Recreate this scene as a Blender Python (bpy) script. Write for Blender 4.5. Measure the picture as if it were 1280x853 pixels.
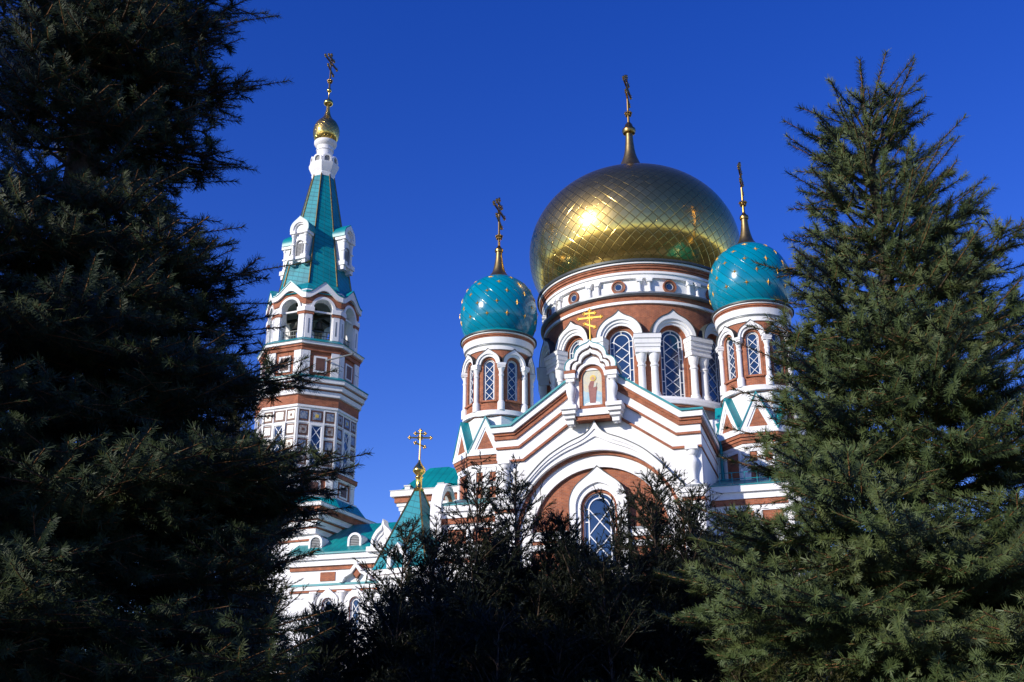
import bpy, math, random
import numpy as np
from mathutils import Matrix, Vector
R = math.radians
sc = bpy.context.scene
col = sc.collection
for o in list(bpy.data.objects): bpy.data.objects.remove(o)

# ------------------------------------------------------------------ camera, sky, sun, exposure
PITCH = 21.27
cam = bpy.data.cameras.new('camera'); camo = bpy.data.objects.new('camera', cam); col.objects.link(camo)
camo.location = (0, 0, 1.7); camo.rotation_euler = (R(90 + PITCH), 0, 0)
cam.sensor_width = 36; cam.lens = 36 * 1400 / 1280; cam.clip_start = .1; cam.clip_end = 6000
sc.camera = camo
SUN_EL, SUN_AZ = 21.0, 53.0                      # azimuth: degrees to the left of straight behind the camera
w = bpy.data.worlds.new('World'); sc.world = w; w.use_nodes = True
nt = w.node_tree; bg = nt.nodes['Background']
sky = nt.nodes.new('ShaderNodeTexSky'); sky.sky_type = 'NISHITA'; sky.sun_disc = False
sky.sun_elevation = R(SUN_EL); sky.sun_rotation = R(180 + SUN_AZ)
sky.altitude = 900; sky.air_density = 1.0; sky.dust_density = .1; sky.ozone_density = 3.0
hs = nt.nodes.new('ShaderNodeHueSaturation'); hs.inputs['Hue'].default_value = .532; hs.inputs['Saturation'].default_value = 1.33; hs.inputs['Value'].default_value = 1.26
nt.links.new(sky.outputs[0], hs.inputs['Color']); nt.links.new(hs.outputs[0], bg.inputs['Color'])
bg.inputs['Strength'].default_value = .15
sun = bpy.data.lights.new('sun', 'SUN'); sun.energy = 5.0; sun.angle = R(.5); sun.color = (1, .93, .82)
suno = bpy.data.objects.new('sun', sun); col.objects.link(suno)
sd = Vector((-math.sin(R(SUN_AZ)) * math.cos(R(SUN_EL)), -math.cos(R(SUN_AZ)) * math.cos(R(SUN_EL)), math.sin(R(SUN_EL))))
suno.rotation_euler = sd.to_track_quat('Z', 'Y').to_euler(); suno.location = sd * 200
vs = sc.view_settings; vs.view_transform = 'Standard'; vs.look = 'None'; vs.exposure = 0; vs.gamma = 1

# ------------------------------------------------------------------ materials
def newmat(name):
    m = bpy.data.materials.new(name); m.use_nodes = True
    return m, m.node_tree.nodes, m.node_tree.links, m.node_tree.nodes['Principled BSDF']
def noise_mix(n, l, c1, c2, scale, lo=.35, hi=.65, vec=None, detail=5):
    t = n.new('ShaderNodeTexNoise'); t.inputs['Scale'].default_value = scale; t.inputs['Detail'].default_value = detail
    if vec is None:
        tc = n.new('ShaderNodeTexCoord'); vec = tc.outputs['Object']
    l.new(vec, t.inputs['Vector'])
    r = n.new('ShaderNodeValToRGB'); r.color_ramp.elements[0].position = lo; r.color_ramp.elements[1].position = hi
    r.color_ramp.elements[0].color = (*c1, 1); r.color_ramp.elements[1].color = (*c2, 1)
    l.new(t.outputs['Fac'], r.inputs['Fac']); return r.outputs['Color']
def simple(name, c1, c2, rough, metal=0, scale=1.5, bump=0, bscale=20):
    m, n, l, p = newmat(name)
    l.new(noise_mix(n, l, c1, c2, scale), p.inputs['Base Color'])
    p.inputs['Roughness'].default_value = rough; p.inputs['Metallic'].default_value = metal
    if bump:
        t = n.new('ShaderNodeTexNoise'); t.inputs['Scale'].default_value = bscale
        tc = n.new('ShaderNodeTexCoord'); l.new(tc.outputs['Object'], t.inputs['Vector'])
        b = n.new('ShaderNodeBump'); b.inputs['Strength'].default_value = bump; b.inputs['Distance'].default_value = .02
        l.new(t.outputs['Fac'], b.inputs['Height']); l.new(b.outputs[0], p.inputs['Normal'])
    return m
def math_node(n, l, op, a, b=None):
    x = n.new('ShaderNodeMath'); x.operation = op
    for i, v in enumerate((a, b)):
        if v is None: continue
        if isinstance(v, (int, float)): x.inputs[i].default_value = v
        else: l.new(v, x.inputs[i])
    return x.outputs[0]
def brick(name, rnd):
    m, n, l, p = newmat(name)
    tc = n.new('ShaderNodeTexCoord')
    if rnd:
        s = n.new('ShaderNodeSeparateXYZ'); l.new(tc.outputs['Object'], s.inputs[0])
        a = math_node(n, l, 'ARCTAN2', s.outputs[0], s.outputs[1]); a = math_node(n, l, 'MULTIPLY', a, rnd)
        c = n.new('ShaderNodeCombineXYZ'); l.new(a, c.inputs[0]); l.new(s.outputs[2], c.inputs[1]); v = c.outputs[0]
    else: v = tc.outputs['UV']
    b = n.new('ShaderNodeTexBrick'); l.new(v, b.inputs['Vector'])
    b.inputs['Scale'].default_value = 1; b.inputs['Brick Width'].default_value = .27; b.inputs['Row Height'].default_value = .088
    b.inputs['Mortar Size'].default_value = .012; b.inputs['Mortar Smooth'].default_value = .2
    b.inputs['Color1'].default_value = (.365, .104, .037, 1); b.inputs['Color2'].default_value = (.24, .063, .026, 1)
    b.inputs['Mortar'].default_value = (.31, .165, .11, 1)
    t = n.new('ShaderNodeTexNoise'); t.inputs['Scale'].default_value = 2.2; t.inputs['Detail'].default_value = 6; l.new(tc.outputs['Object'], t.inputs['Vector'])
    h = n.new('ShaderNodeHueSaturation'); l.new(b.outputs['Color'], h.inputs['Color'])
    l.new(math_node(n, l, 'ADD', math_node(n, l, 'MULTIPLY', t.outputs['Fac'], 1.2), .42), h.inputs['Value'])
    l.new(h.outputs[0], p.inputs['Base Color']); p.inputs['Roughness'].default_value = .85
    return m
def plaster():
    m, n, l, p = newmat('white plaster')
    a = noise_mix(n, l, (.78, .77, .76), (.84, .835, .83), .7)
    tc = n.new('ShaderNodeTexCoord'); mp = n.new('ShaderNodeMapping'); mp.inputs['Scale'].default_value = (3, 3, .35); l.new(tc.outputs['Object'], mp.inputs[0])
    s = noise_mix(n, l, (1, 1, 1), (.76, .74, .71), 1.3, .5, .82, mp.outputs[0])
    mx = n.new('ShaderNodeMixRGB'); mx.blend_type = 'MULTIPLY'; mx.inputs[0].default_value = .45
    l.new(a, mx.inputs[1]); l.new(s, mx.inputs[2]); l.new(mx.outputs[0], p.inputs['Base Color']); p.inputs['Roughness'].default_value = .7
    return m
def dome_mat(name, base, base2, metal, rough, both, seamc, sw, tilt):
    # panel seams in the dome's own panel coordinates (UV map: turns around, turns up)
    m, n, l, p = newmat(name)
    tc = n.new('ShaderNodeTexCoord'); s = n.new('ShaderNodeSeparateXYZ'); l.new(tc.outputs['UV'], s.inputs[0])
    A = math_node(n, l, 'ADD', s.outputs[0], s.outputs[1]); B = math_node(n, l, 'SUBTRACT', s.outputs[0], s.outputs[1])
    def edge(x):
        f = math_node(n, l, 'FRACT', x); f = math_node(n, l, 'SUBTRACT', f, .5); f = math_node(n, l, 'ABSOLUTE', f)
        return math_node(n, l, 'SUBTRACT', .5, f)          # 0 on the seam
    e = edge(A)
    if both: e = math_node(n, l, 'MINIMUM', e, edge(B))
    seam = n.new('ShaderNodeMapRange'); seam.inputs['From Min'].default_value = sw * .5; seam.inputs['From Max'].default_value = sw * 1.3
    l.new(e, seam.inputs['Value'])
    c = n.new('ShaderNodeCombineXYZ'); l.new(math_node(n, l, 'FLOOR', A), c.inputs[0])
    if both: l.new(math_node(n, l, 'FLOOR', B), c.inputs[1])
    wn = n.new('ShaderNodeTexWhiteNoise'); l.new(c.outputs[0], wn.inputs['Vector'])
    mx = n.new('ShaderNodeMixRGB'); mx.inputs[1].default_value = (*base, 1); mx.inputs[2].default_value = (*base2, 1); l.new(wn.outputs['Value'], mx.inputs[0])
    m2 = n.new('ShaderNodeMixRGB'); m2.inputs[1].default_value = (*seamc, 1); l.new(seam.outputs[0], m2.inputs[0]); l.new(mx.outputs[0], m2.inputs[2])
    l.new(m2.outputs[0], p.inputs['Base Color']); p.inputs['Metallic'].default_value = metal; p.inputs['Roughness'].default_value = rough
    # every panel sits a touch differently
    hh = math_node(n, l, 'MULTIPLY', math_node(n, l, 'SUBTRACT', wn.outputs['Value'], .5), math_node(n, l, 'FRACT', A))
    nz = n.new('ShaderNodeTexNoise'); nz.inputs['Scale'].default_value = 1.6; nz.inputs['Detail'].default_value = 2; l.new(tc.outputs['Object'], nz.inputs['Vector'])
    hh = math_node(n, l, 'ADD', math_node(n, l, 'MULTIPLY', hh, tilt), math_node(n, l, 'MULTIPLY', nz.outputs['Fac'], tilt * .9))
    hh = math_node(n, l, 'ADD', hh, math_node(n, l, 'MULTIPLY', seam.outputs[0], .25))
    b = n.new('ShaderNodeBump'); b.inputs['Strength'].default_value = .6; b.inputs['Distance'].default_value = .05
    l.new(hh, b.inputs['Height']); l.new(b.outputs[0], p.inputs['Normal'])
    if metal:
        g = n.new('ShaderNodeBsdfAnisotropic'); g.inputs['Roughness'].default_value = .42; l.new(m2.outputs[0], g.inputs['Color']); l.new(b.outputs[0], g.inputs['Normal'])
        ms = n.new('ShaderNodeMixShader'); ms.inputs[0].default_value = .27; l.new(p.outputs[0], ms.inputs[1]); l.new(g.outputs[0], ms.inputs[2]); l.new(ms.outputs[0], n['Material Output'].inputs[0])
    return m
def roof_mat(name='teal sheet roof', c1=(.0, .19, .20), c2=(.0, .265, .265), rows=0):
    m, n, l, p = newmat(name)
    tc = n.new('ShaderNodeTexCoord'); s = n.new('ShaderNodeSeparateXYZ'); l.new(tc.outputs['UV'], s.inputs[0])
    f = math_node(n, l, 'FRACT', math_node(n, l, 'MULTIPLY', s.outputs[0], 1.8)); f = math_node(n, l, 'ABSOLUTE', math_node(n, l, 'SUBTRACT', f, .5))
    g = math_node(n, l, 'GREATER_THAN', f, .455)
    if rows:                                     # shingle courses
        h = math_node(n, l, 'FRACT', math_node(n, l, 'MULTIPLY', math_node(n, l, 'ADD', s.outputs[1], math_node(n, l, 'MULTIPLY', s.outputs[0], .35)), rows)); g = math_node(n, l, 'MAXIMUM', math_node(n, l, 'MULTIPLY', g, .5), math_node(n, l, 'GREATER_THAN', h, .86))
    a = noise_mix(n, l, c1, c2, .8)
    mx = n.new('ShaderNodeMixRGB'); l.new(math_node(n, l, 'MULTIPLY', g, .6), mx.inputs[0]); l.new(a, mx.inputs[1]); mx.inputs[2].default_value = (0, .07, .085, 1)
    l.new(mx.outputs[0], p.inputs['Base Color']); p.inputs['Roughness'].default_value = .42
    b = n.new('ShaderNodeBump'); b.inputs['Strength'].default_value = .8; b.inputs['Distance'].default_value = .04; l.new(g, b.inputs['Height']); l.new(b.outputs[0], p.inputs['Normal'])
    return m
def foliage(name, cols, rough=.55, spec=.25, trans=0):
    m, n, l, p = newmat(name)
    a = n.new('ShaderNodeAttribute'); a.attribute_name = 'tint'
    r = n.new('ShaderNodeValToRGB'); els = r.color_ramp.elements
    for i, c in enumerate(cols):
        pos = i / (len(cols) - 1)
        e = els[0] if i == 0 else (els[-1] if i == len(cols) - 1 else els.new(pos))
        e.position = pos; e.color = (*c, 1)
    l.new(a.outputs['Fac'], r.inputs['Fac']); l.new(r.outputs[0], p.inputs['Base Color'])
    p.inputs['Roughness'].default_value = rough; p.inputs['Specular IOR Level'].default_value = spec
    return m
M = {}
M['white'] = plaster()
M['brick'] = brick('red brick', 0); M['brick_drum'] = brick('red brick of the round drum', 7.2); M['brick_turret'] = brick('red brick of the turrets', 2.3)
M['teal'] = simple('teal paint', (.0, .195, .225), (.0, .255, .28), .4)
M['roof'] = roof_mat(); M['spire'] = roof_mat('teal shingles', (.0, .185, .225), (.0, .255, .30), 2.2)
M['dark'] = simple('dark metal flashing', (.035, .045, .045), (.06, .07, .07), .5, .3)
M['grey'] = simple('grey metal flashing', (.16, .175, .18), (.24, .25, .26), .45, .4)
M['gold'] = simple('gold leaf', (.83, .55, .12), (.9, .63, .18), .22, 1, 3)
M['gold_leaf'] = simple('bright gold leaf', (.90, .50, .07), (.93, .56, .10), .45, .6, 3)
M['bronze'] = simple('dulled gilding', (.30, .19, .06), (.42, .27, .09), .32, 1, 4)
M['neck'] = simple('dark gilded neck', (.28, .20, .085), (.38, .28, .12), .4, 1, 3)
M['gilded'] = dome_mat('gilded diamond panels', (.63, .43, .125), (.72, .50, .155), 1, .15, True, (.34, .23, .07), .05, .5)
M['teal_dome'] = dome_mat('teal spiral panels', (.0, .18, .285), (.0, .23, .345), 0, .16, False, (.0, .12, .15), .05, .05)
M['glass'] = simple('window glass', (.014, .036, .09), (.024, .055, .125), .06, 0, .6);  # blue base colour carries the reflected sky
for k in ('glass',):
    p = M[k].node_tree.nodes['Principled BSDF']; p.inputs['Specular IOR Level'].default_value = .8
M['frame'] = simple('white window bars', (.72, .73, .75), (.8, .8, .8), .5)
M['dark_bronze'] = simple('weathered bell bronze', (.04, .045, .04), (.075, .07, .055), .4, .7)  # dark bronze of the bells and belfry beams
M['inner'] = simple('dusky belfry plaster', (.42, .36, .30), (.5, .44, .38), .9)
M['slat'] = simple('grey louvre slats', (.22, .22, .22), (.3, .3, .3), .7)
M['tile'] = simple('blue glazed tile', (.05, .10, .22), (.35, .36, .36), .3, 0, 7)
M['tile2'] = simple('pale glazed tile', (.45, .42, .38), (.16, .12, .10), .3, 0, 9)
M['tile_shadow_brown'] = simple('brown tile border and shadow line', (.16, .075, .05), (.11, .05, .035), .6)
M['yellow'] = simple('yellow glaze', (.6, .42, .06), (.7, .5, .1), .3)
M['icon_sky'] = simple('mosaic of sky blue', (.25, .45, .55), (.45, .55, .55), .3, 0, 4)
M['icon_gold'] = simple('mosaic of pale gold', (.62, .55, .36), (.5, .5, .42), .3, 0, 6)
M['icon_robe'] = simple('mosaic of wine red', (.20, .055, .045), (.27, .09, .07), .4, 0, 6)
M['icon_face'] = simple('mosaic of ochre', (.5, .3, .16), (.45, .26, .14), .4)
M['bark'] = simple('spruce bark', (.055, .035, .022), (.10, .065, .04), .9, 0, 12, .5, 30)
M['twig'] = simple('orange brown twig bark', (.15, .065, .022), (.21, .095, .035), .8, 0, 8)
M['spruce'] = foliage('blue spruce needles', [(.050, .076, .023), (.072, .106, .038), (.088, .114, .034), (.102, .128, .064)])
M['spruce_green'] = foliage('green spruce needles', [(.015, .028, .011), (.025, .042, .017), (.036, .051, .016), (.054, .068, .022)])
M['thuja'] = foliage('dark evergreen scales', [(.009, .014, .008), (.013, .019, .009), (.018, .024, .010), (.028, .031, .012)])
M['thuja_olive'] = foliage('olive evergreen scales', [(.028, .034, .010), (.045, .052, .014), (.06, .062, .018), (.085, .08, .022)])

# ------------------------------------------------------------------ mesh helpers
class MB:
    def __init__(s): s.v = []; s.f = []; s.m = []; s.mats = []; s.st = [Matrix.Identity(4)]; s.uv = {}
    def mi(s, k):
        if k not in s.mats: s.mats.append(k)
        return s.mats.index(k)
    def push(s, m): s.st.append(s.st[-1] @ m)
    def pop(s): s.st.pop()
    def add(s, vs, fs, k, uvs=None):
        b = len(s.v); T = s.st[-1]
        for p in vs: s.v.append(tuple(T @ Vector(p)))
        i = s.mi(k)
        for q, f in enumerate(fs):
            if uvs: s.uv[len(s.f)] = uvs[q]
            s.f.append([b + j for j in f]); s.m.append(i)
    def box(s, x0, x1, y0, y1, z0, z1, k):
        v = [(x, y, z) for z in (z0, z1) for y in (y0, y1) for x in (x0, x1)]
        s.add(v, [(0, 2, 3, 1), (4, 5, 7, 6), (0, 1, 5, 4), (2, 6, 7, 3), (0, 4, 6, 2), (1, 3, 7, 5)], k)
    def prism(s, pts, y0, y1, k):                # outline in x,z given counter-clockwise seen from the front (-y); y0 front
        n = len(pts); v = [(x, y0, z) for x, z in pts] + [(x, y1, z) for x, z in pts]
        f = [tuple(range(n)), tuple(range(2 * n - 1, n - 1, -1))] + [(i, i + n, (i + 1) % n + n, (i + 1) % n) for i in range(n)]
        s.add(v, f, k)
    def strip(s, a, b, y0, y1, k):               # band between two open polylines of equal length, extruded
        n = len(a); v = [(x, y0, z) for x, z in a] + [(x, y0, z) for x, z in b] + [(x, y1, z) for x, z in a] + [(x, y1, z) for x, z in b]
        f = []
        for i in range(n - 1):
            f += [(i, i + 1, n + i + 1, n + i), (2 * n + i, 3 * n + i, 3 * n + i + 1, 2 * n + i + 1),
                  (i, 2 * n + i, 2 * n + i + 1, i + 1), (n + i, n + i + 1, 3 * n + i + 1, 3 * n + i)]
        f += [(0, n, 3 * n, 2 * n), (n - 1, 3 * n - 1, 4 * n - 1, 2 * n - 1)]
        s.add(v, f, k)
    def lathe(s, pf, n, k, ph=0.0, cx=0, cy=0, a0=0, a1=2 * math.pi, cap=True, panels=0):
        full = abs(a1 - a0 - 2 * math.pi) < 1e-6; nn = n if full else n + 1; v = []; L = len(pf)
        ks = k if isinstance(k, list) else [k] * (L - 1)
        for r, z in pf:
            for j in range(nn):
                a = ph + a0 + (a1 - a0) * j / n; v.append((cx + r * math.sin(a), cy - r * math.cos(a), z))
        V = [0]
        for i in range(1, L):
            dl = math.hypot(pf[i][0] - pf[i - 1][0], pf[i][1] - pf[i - 1][1]); V.append(V[-1] + dl / max(.25, (pf[i][0] + pf[i - 1][0]) / 2))
        base = len(s.v); T = s.st[-1]
        for q in v: s.v.append(tuple(T @ Vector(q)))
        for i in range(L - 1):
            ki = s.mi(ks[i])
            for j in range(n):
                j2 = (j + 1) % nn
                if panels:
                    U = lambda jj: panels * jj / n
                    W = lambda ii: panels * V[ii] / (2 * math.pi)
                    s.uv[len(s.f)] = [(U(j), W(i)), (U(j + 1), W(i)), (U(j + 1), W(i + 1)), (U(j), W(i + 1))]
                s.f.append([base + i * nn + j, base + i * nn + j2, base + (i + 1) * nn + j2, base + (i + 1) * nn + j]); s.m.append(ki)
        if cap and full:
            for i, rev, kk in ((0, True, ks[0]), (L - 1, False, ks[-1])):
                if pf[i][0] > 1e-3:
                    q = [base + i * nn + j for j in range(nn)]; s.f.append(q[::-1] if rev else q); s.m.append(s.mi(kk))
    def ball(s, c, r, k, n=10):
        pf = [(max(1e-4, r * math.sin(math.pi * i / 6)), c[2] - r * math.cos(math.pi * i / 6)) for i in range(7)]
        s.lathe(pf, n, k, cx=c[0], cy=c[1], cap=False)
    def tube(s, p, q, r, k, n=6, r2=None):
        p = Vector(p); q = Vector(q); d = (q - p); L = d.length
        if L < 1e-6: return
        T = Matrix.Translation(p) @ d.to_track_quat('Z', 'Y').to_matrix().to_4x4()
        s.push(T); s.lathe([(r, 0), (r if r2 is None else r2, L)], n, k); s.pop()
    def bar(s, p, q, w, y0, y1, k):              # flat bar in the x,z plane
        dx, dz = q[0] - p[0], q[1] - p[1]; L = math.hypot(dx, dz); nx, nz = -dz / L * w / 2, dx / L * w / 2
        s.prism([(p[0] - nx, p[1] - nz), (q[0] - nx, q[1] - nz), (q[0] + nx, q[1] + nz), (p[0] + nx, p[1] + nz)], y0, y1, k)
    def build(s, name, parent=None, loc=(0, 0, 0), rz=0, smooth=False):
        me = bpy.data.meshes.new(name); me.from_pydata(s.v, [], s.f)
        for k in s.mats: me.materials.append(M[k])
        me.polygons.foreach_set('material_index', s.m)
        uv = me.uv_layers.new(name='UVMap'); Z = Vector((0, 0, 1))
        for p in me.polygons:
            if p.index in s.uv:
                for li, c in zip(p.loop_indices, s.uv[p.index]): uv.data[li].uv = c
            else:
                n = p.normal; t = Z.cross(n)
                t = t.normalized() if t.length > .05 else Vector((1, 0, 0)); b = n.cross(t)
                for li in p.loop_indices:
                    c = me.vertices[me.loops[li].vertex_index].co; uv.data[li].uv = (c.dot(t), c.dot(b))
        me.validate()
        if smooth:
            for p in me.polygons: p.use_smooth = True
            try: me.set_sharp_from_angle(angle=R(smooth if smooth is not True else 40))
            except Exception: pass
        o = bpy.data.objects.new(name, me); col.objects.link(o); o.location = loc; o.rotation_euler = (0, 0, rz)
        if parent is not None: o.parent = parent
        return o
def copy_tree(o, parent):
    c = o.copy(); col.objects.link(c); c.parent = parent
    for ch in o.children: copy_tree(ch, c)
    return c
def ring_copies(o, angs):                       # copies of a part round its own axis
    for a in angs: copy_tree(o, o.parent).rotation_euler = (0, 0, a)
def tag(o, label, cat, group=None):
    o['label'] = label; o['category'] = cat
    if group: o['group'] = group
    return o
def empty(name, loc, rz=0):
    o = bpy.data.objects.new(name, None); col.objects.link(o); o.location = loc; o.rotation_euler = (0, 0, rz); o.empty_display_size = .5
    return o
def smoothpf(pf, n=5):
    P = np.array(pf, float); out = []
    for i in range(len(P) - 1):
        p0 = P[max(i - 1, 0)]; p1 = P[i]; p2 = P[i + 1]; p3 = P[min(i + 2, len(P) - 1)]
        for k in range(n):
            t = k / n
            out.append(.5 * ((2 * p1) + (p2 - p0) * t + (2 * p0 - 5 * p1 + 4 * p2 - p3) * t * t + (3 * p1 - p0 - 3 * p2 + p3) * t ** 3))
    out.append(P[-1]); return [(float(a), float(b)) for a, b in out]
def arch(hw, z0, zs, n=20, squash=1.0):         # right jamb bottom -> over the top -> left jamb bottom
    return [(hw, z0)] + [(hw * math.cos(math.pi * i / n), zs + squash * hw * math.sin(math.pi * i / n)) for i in range(n + 1)] + [(-hw, z0)]
def ogee(hw, z0, zs, lift, n=28, wide=.6):
    out = [(hw, z0)]
    for i in range(n + 1):
        t = math.pi * i / n; x = hw * math.cos(t); z = zs + hw * math.sin(t)
        z += lift * max(0, 1 - abs(x) / (wide * hw)) ** 2; out.append((x, z))
    return out + [(-hw, z0)]
def offset_line(p, d):                          # shift an open x,z polyline down/inwards by d with mitres
    out = []
    for i in range(len(p)):
        ns = []
        for a, b in ((i - 1, i), (i, i + 1)):
            if a < 0 or b >= len(p): continue
            dx, dz = p[b][0] - p[a][0], p[b][1] - p[a][1]; L = math.hypot(dx, dz); ns.append((-dz / L, dx / L))
        nx = sum(q[0] for q in ns); nz = sum(q[1] for q in ns); L = math.hypot(nx, nz); nx /= L; nz /= L
        c = nx * ns[0][0] + nz * ns[0][1]; out.append((p[i][0] + nx * d / c, p[i][1] + nz * d / c))
    return out
def pierced(mb, mapf, s0, s1, z0, z1, ops, depth, k, step=.35, kr=None):
    kr = kr or k
    def quad(sa, za0, za1, sb, zb0, zb1):
        mb.add([mapf(sa, 0, za0), mapf(sb, 0, zb0), mapf(sb, 0, zb1), mapf(sa, 0, za1)], [(0, 1, 2, 3)], k)
    cur = s0
    def solid(a, b):
        n = max(1, int(math.ceil((b - a) / step)))
        for i in range(n): quad(a + (b - a) * i / n, z0, z1, a + (b - a) * (i + 1) / n, z0, z1)
    for c, hw, zl, zs in ops:
        if c - hw > cur + 1e-5: solid(cur, c - hw)
        N = 16; pr = None; out = []
        for i in range(N + 1):
            t = math.pi * (1 - i / N); s_ = c + hw * math.cos(t); za = zs + hw * math.sin(t); out.append((s_, za))
        for i in range(N):
            (a, za), (b, zb) = out[i], out[i + 1]
            quad(a, za, z1, b, zb, z1)
            if zl > z0 + 1e-5: quad(a, z0, zl, b, z0, zl)
            mb.add([mapf(a, 0, za), mapf(b, 0, zb), mapf(b, depth, zb), mapf(a, depth, za)], [(0, 1, 2, 3)], kr)
            mb.add([mapf(a, 0, zl), mapf(a, depth, zl), mapf(b, depth, zl), mapf(b, 0, zl)], [(0, 1, 2, 3)], kr)
        for s_ in (c - hw, c + hw):
            q = [mapf(s_, 0, zl), mapf(s_, 0, zs), mapf(s_, depth, zs), mapf(s_, depth, zl)]
            mb.add(q, [(0, 1, 2, 3)], kr)
        cur = c + hw
    if s1 > cur + 1e-5: solid(cur, s1)
def ringmap(Rr): return lambda s_, d, z: ((Rr - d) * math.sin(s_ / Rr), -(Rr - d) * math.cos(s_ / Rr), z)

# ------------------------------------------------------------------ shared ornaments
def make_window(hw, z0, zs, parent, y, period, loc=(0, 0, 0), rz=0, inner=.68, bw=.05):
    """glazed arched window: the white bars are the window, the pane its child; y = plane of the glass (front is -y)"""
    mb = MB(); hi = hw * inner
    mb.strip(arch(hw, z0, zs), arch(hw - bw * 1.1, z0, zs), y - .07, y + .02, 'frame')
    mb.strip(arch(hi, z0, zs), arch(hi - bw, z0, zs), y - .05, y + .01, 'frame')
    z = z0 + .02; top = zs + .02
    n = max(1, round((top - z0) / period)); per = (top - z0) / n
    for i in range(n):
        a, b = z0 + i * per, z0 + (i + 1) * per; h = hi - bw / 2
        mb.bar((-h, a), (h, b), bw * .8, y - .045, y - .005, 'frame'); mb.bar((h, a), (-h, b), bw * .8, y - .043, y - .007, 'frame')
        for sx in (-1, 1): mb.bar((sx * (hi - .01), a + per * .5), (sx * (hw - .03), a + per * .5), bw * .8, y - .05, y, 'frame')
    mb.bar((0, zs + hi - .02), (0, zs + hw - .02), bw * .8, y - .05, y, 'frame')
    for sx in (-1, 1): mb.bar((sx * (hi - .01), top), (sx * (hw - .03), top), bw * .8, y - .05, y, 'frame')
    o = mb.build('window', parent, loc, rz)
    g = MB(); g.prism([(x, z) for x, z in arch(hw - .01, z0 + .01, zs)], y + .01, y + .05, 'glass'); g.build('pane', o)
    return o
def column_mb(mb, x, y, z0, z1, r, k='white', sq=True, cap=.55):
    h = z1 - z0; c = cap
    pf = [(r * 1.45, z0), (r * 1.45, z0 + .16), (r * 1.25, z0 + .2), (r * 1.28, z0 + .32), (r * 1.02, z0 + .38), (r, z0 + .5), (r * .93, z1 - c - .35),
          (r * 1.15, z1 - c - .3), (r * 1.15, z1 - c - .2), (r * .95, z1 - c - .18), (r * .95, z1 - c), (r * 1.25, z1 - c + .12), (r * 1.4, z1 - c * .45), (r * 1.5, z1 - .12)]
    mb.lathe(pf, 16, k, cx=x, cy=y)
    mb.box(x - r * 1.6, x + r * 1.6, y - r * 1.6, y + r * 1.6, z1 - .13, z1, k)
def make_cross(h, parent, loc, k='bronze', rz=math.pi / 2, orn=True):
    mb = MB(); t = h * .013 + .02
    mb.lathe([(t * 1.3, -.05), (t * 1.05, h * .4), (t, h * .97)], 8, k)
    def tre(p, ax):
        for d in ((ax[0], ax[1]), (-ax[1], ax[0]), (ax[1], -ax[0])):
            mb.ball((p[0] + d[0] * t * 1.6, 0, p[1] + d[1] * t * 1.6), t * 1.35, k, 7)
    def armbar(z, L, tilt=0):
        dx, dz = L / 2 * math.cos(tilt), L / 2 * math.sin(tilt)
        mb.bar((-dx, z + dz), (dx, z - dz), t * 2.1, -t * .9, t * .9, k)
        for sx in (-1, 1): tre((sx * dx, z - sx * dz), (sx * math.cos(tilt), -sx * math.sin(tilt)))
    armbar(h * .74, h * .62); armbar(h * .87, h * .28); armbar(h * .52, h * .3, R(24)); tre((0, h * .96), (0, 1))
    for i in range(16):                          # ring and rays at the crossing
        a, b = 2 * math.pi * i / 16, 2 * math.pi * (i + 1) / 16; rr = h * .075
        mb.tube((rr * math.cos(a), 0, h * .74 + rr * math.sin(a)), (rr * math.cos(b), 0, h * .74 + rr * math.sin(b)), t * .6, k, 5)
    for a in (45, 135, 225, 315):
        mb.tube((0, 0, h * .74), (h * .125 * math.cos(R(a)), 0, h * .74 + h * .125 * math.sin(R(a))), t * .6, k, 5, t * .15)
    if orn:                                      # scrolled foot
        mb.ball((0, 0, h * .2), t * 2.6, k, 10)
        for a in range(8):
            c_, s_ = math.cos(a * math.pi / 4), math.sin(a * math.pi / 4); q = h * .055
            mb.tube((0, 0, h * .17), (q * c_, q * s_, h * .2), t * .8, k, 5); mb.ball((q * c_, q * s_, h * .215), t * 1.1, k, 6)
            mb.ball((q * .8 * c_, q * .8 * s_, h * .165), t * .8, k, 6)
    return mb.build('cross', parent, loc, rz, smooth=True)

# ------------------------------------------------------------------ the cathedral
CX, CY, TH = 9.85, 81.5, R(-17)
cath = empty('cathedral', (CX, CY, 0), TH)
tag(cath, 'white and red brick cathedral with gilded main dome, teal side domes and a bell tower', 'cathedral')
def front(x, y, z=0): return (x, y, z)

# --- main drum
mb = MB(); RD = 7.2; pitch = RD * R(30)
ops = [(RD * R(30 * k), 1.1, 26.35, 30.8) for k in range(-5, 6)]
pierced(mb, ringmap(RD), -math.pi * RD, math.pi * RD, 26.0, 33.55, ops, .5, 'brick_drum')
mb.lathe([(6.7, 26), (6.7, 33.5)], 72, 'brick_drum', cap=False)
drum = mb.build('main_drum', cath)
mb = MB()
mb.lathe([(7.2, 33.5), (7.36, 33.52), (7.36, 33.72), (7.26, 33.74)], 96, 'white', cap=False)
mb.lathe([(7.26, 33.74), (7.3, 33.76), (7.3, 34.12), (7.36, 34.1)], 96, 'brick_drum', cap=False)
mb.lathe([(7.36, 34.1), (7.52, 34.14), (7.6, 34.2), (7.6, 34.32), (7.12, 34.44)], 96, 'grey', cap=False)
mb.build('string_course', cath, smooth=30)
mb = MB()
mb.lathe([(7.12, 34.40), (7.12, 35.5)], 96, 'white', cap=False)
mb.lathe([(7.12, 35.49), (7.36, 35.5), (7.36, 35.78), (7.46, 35.82), (7.46, 36.0), (7.4, 36.02)], 96, 'white', cap=False)
mb.build('frieze', cath, smooth=30)
mb = MB()
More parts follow.
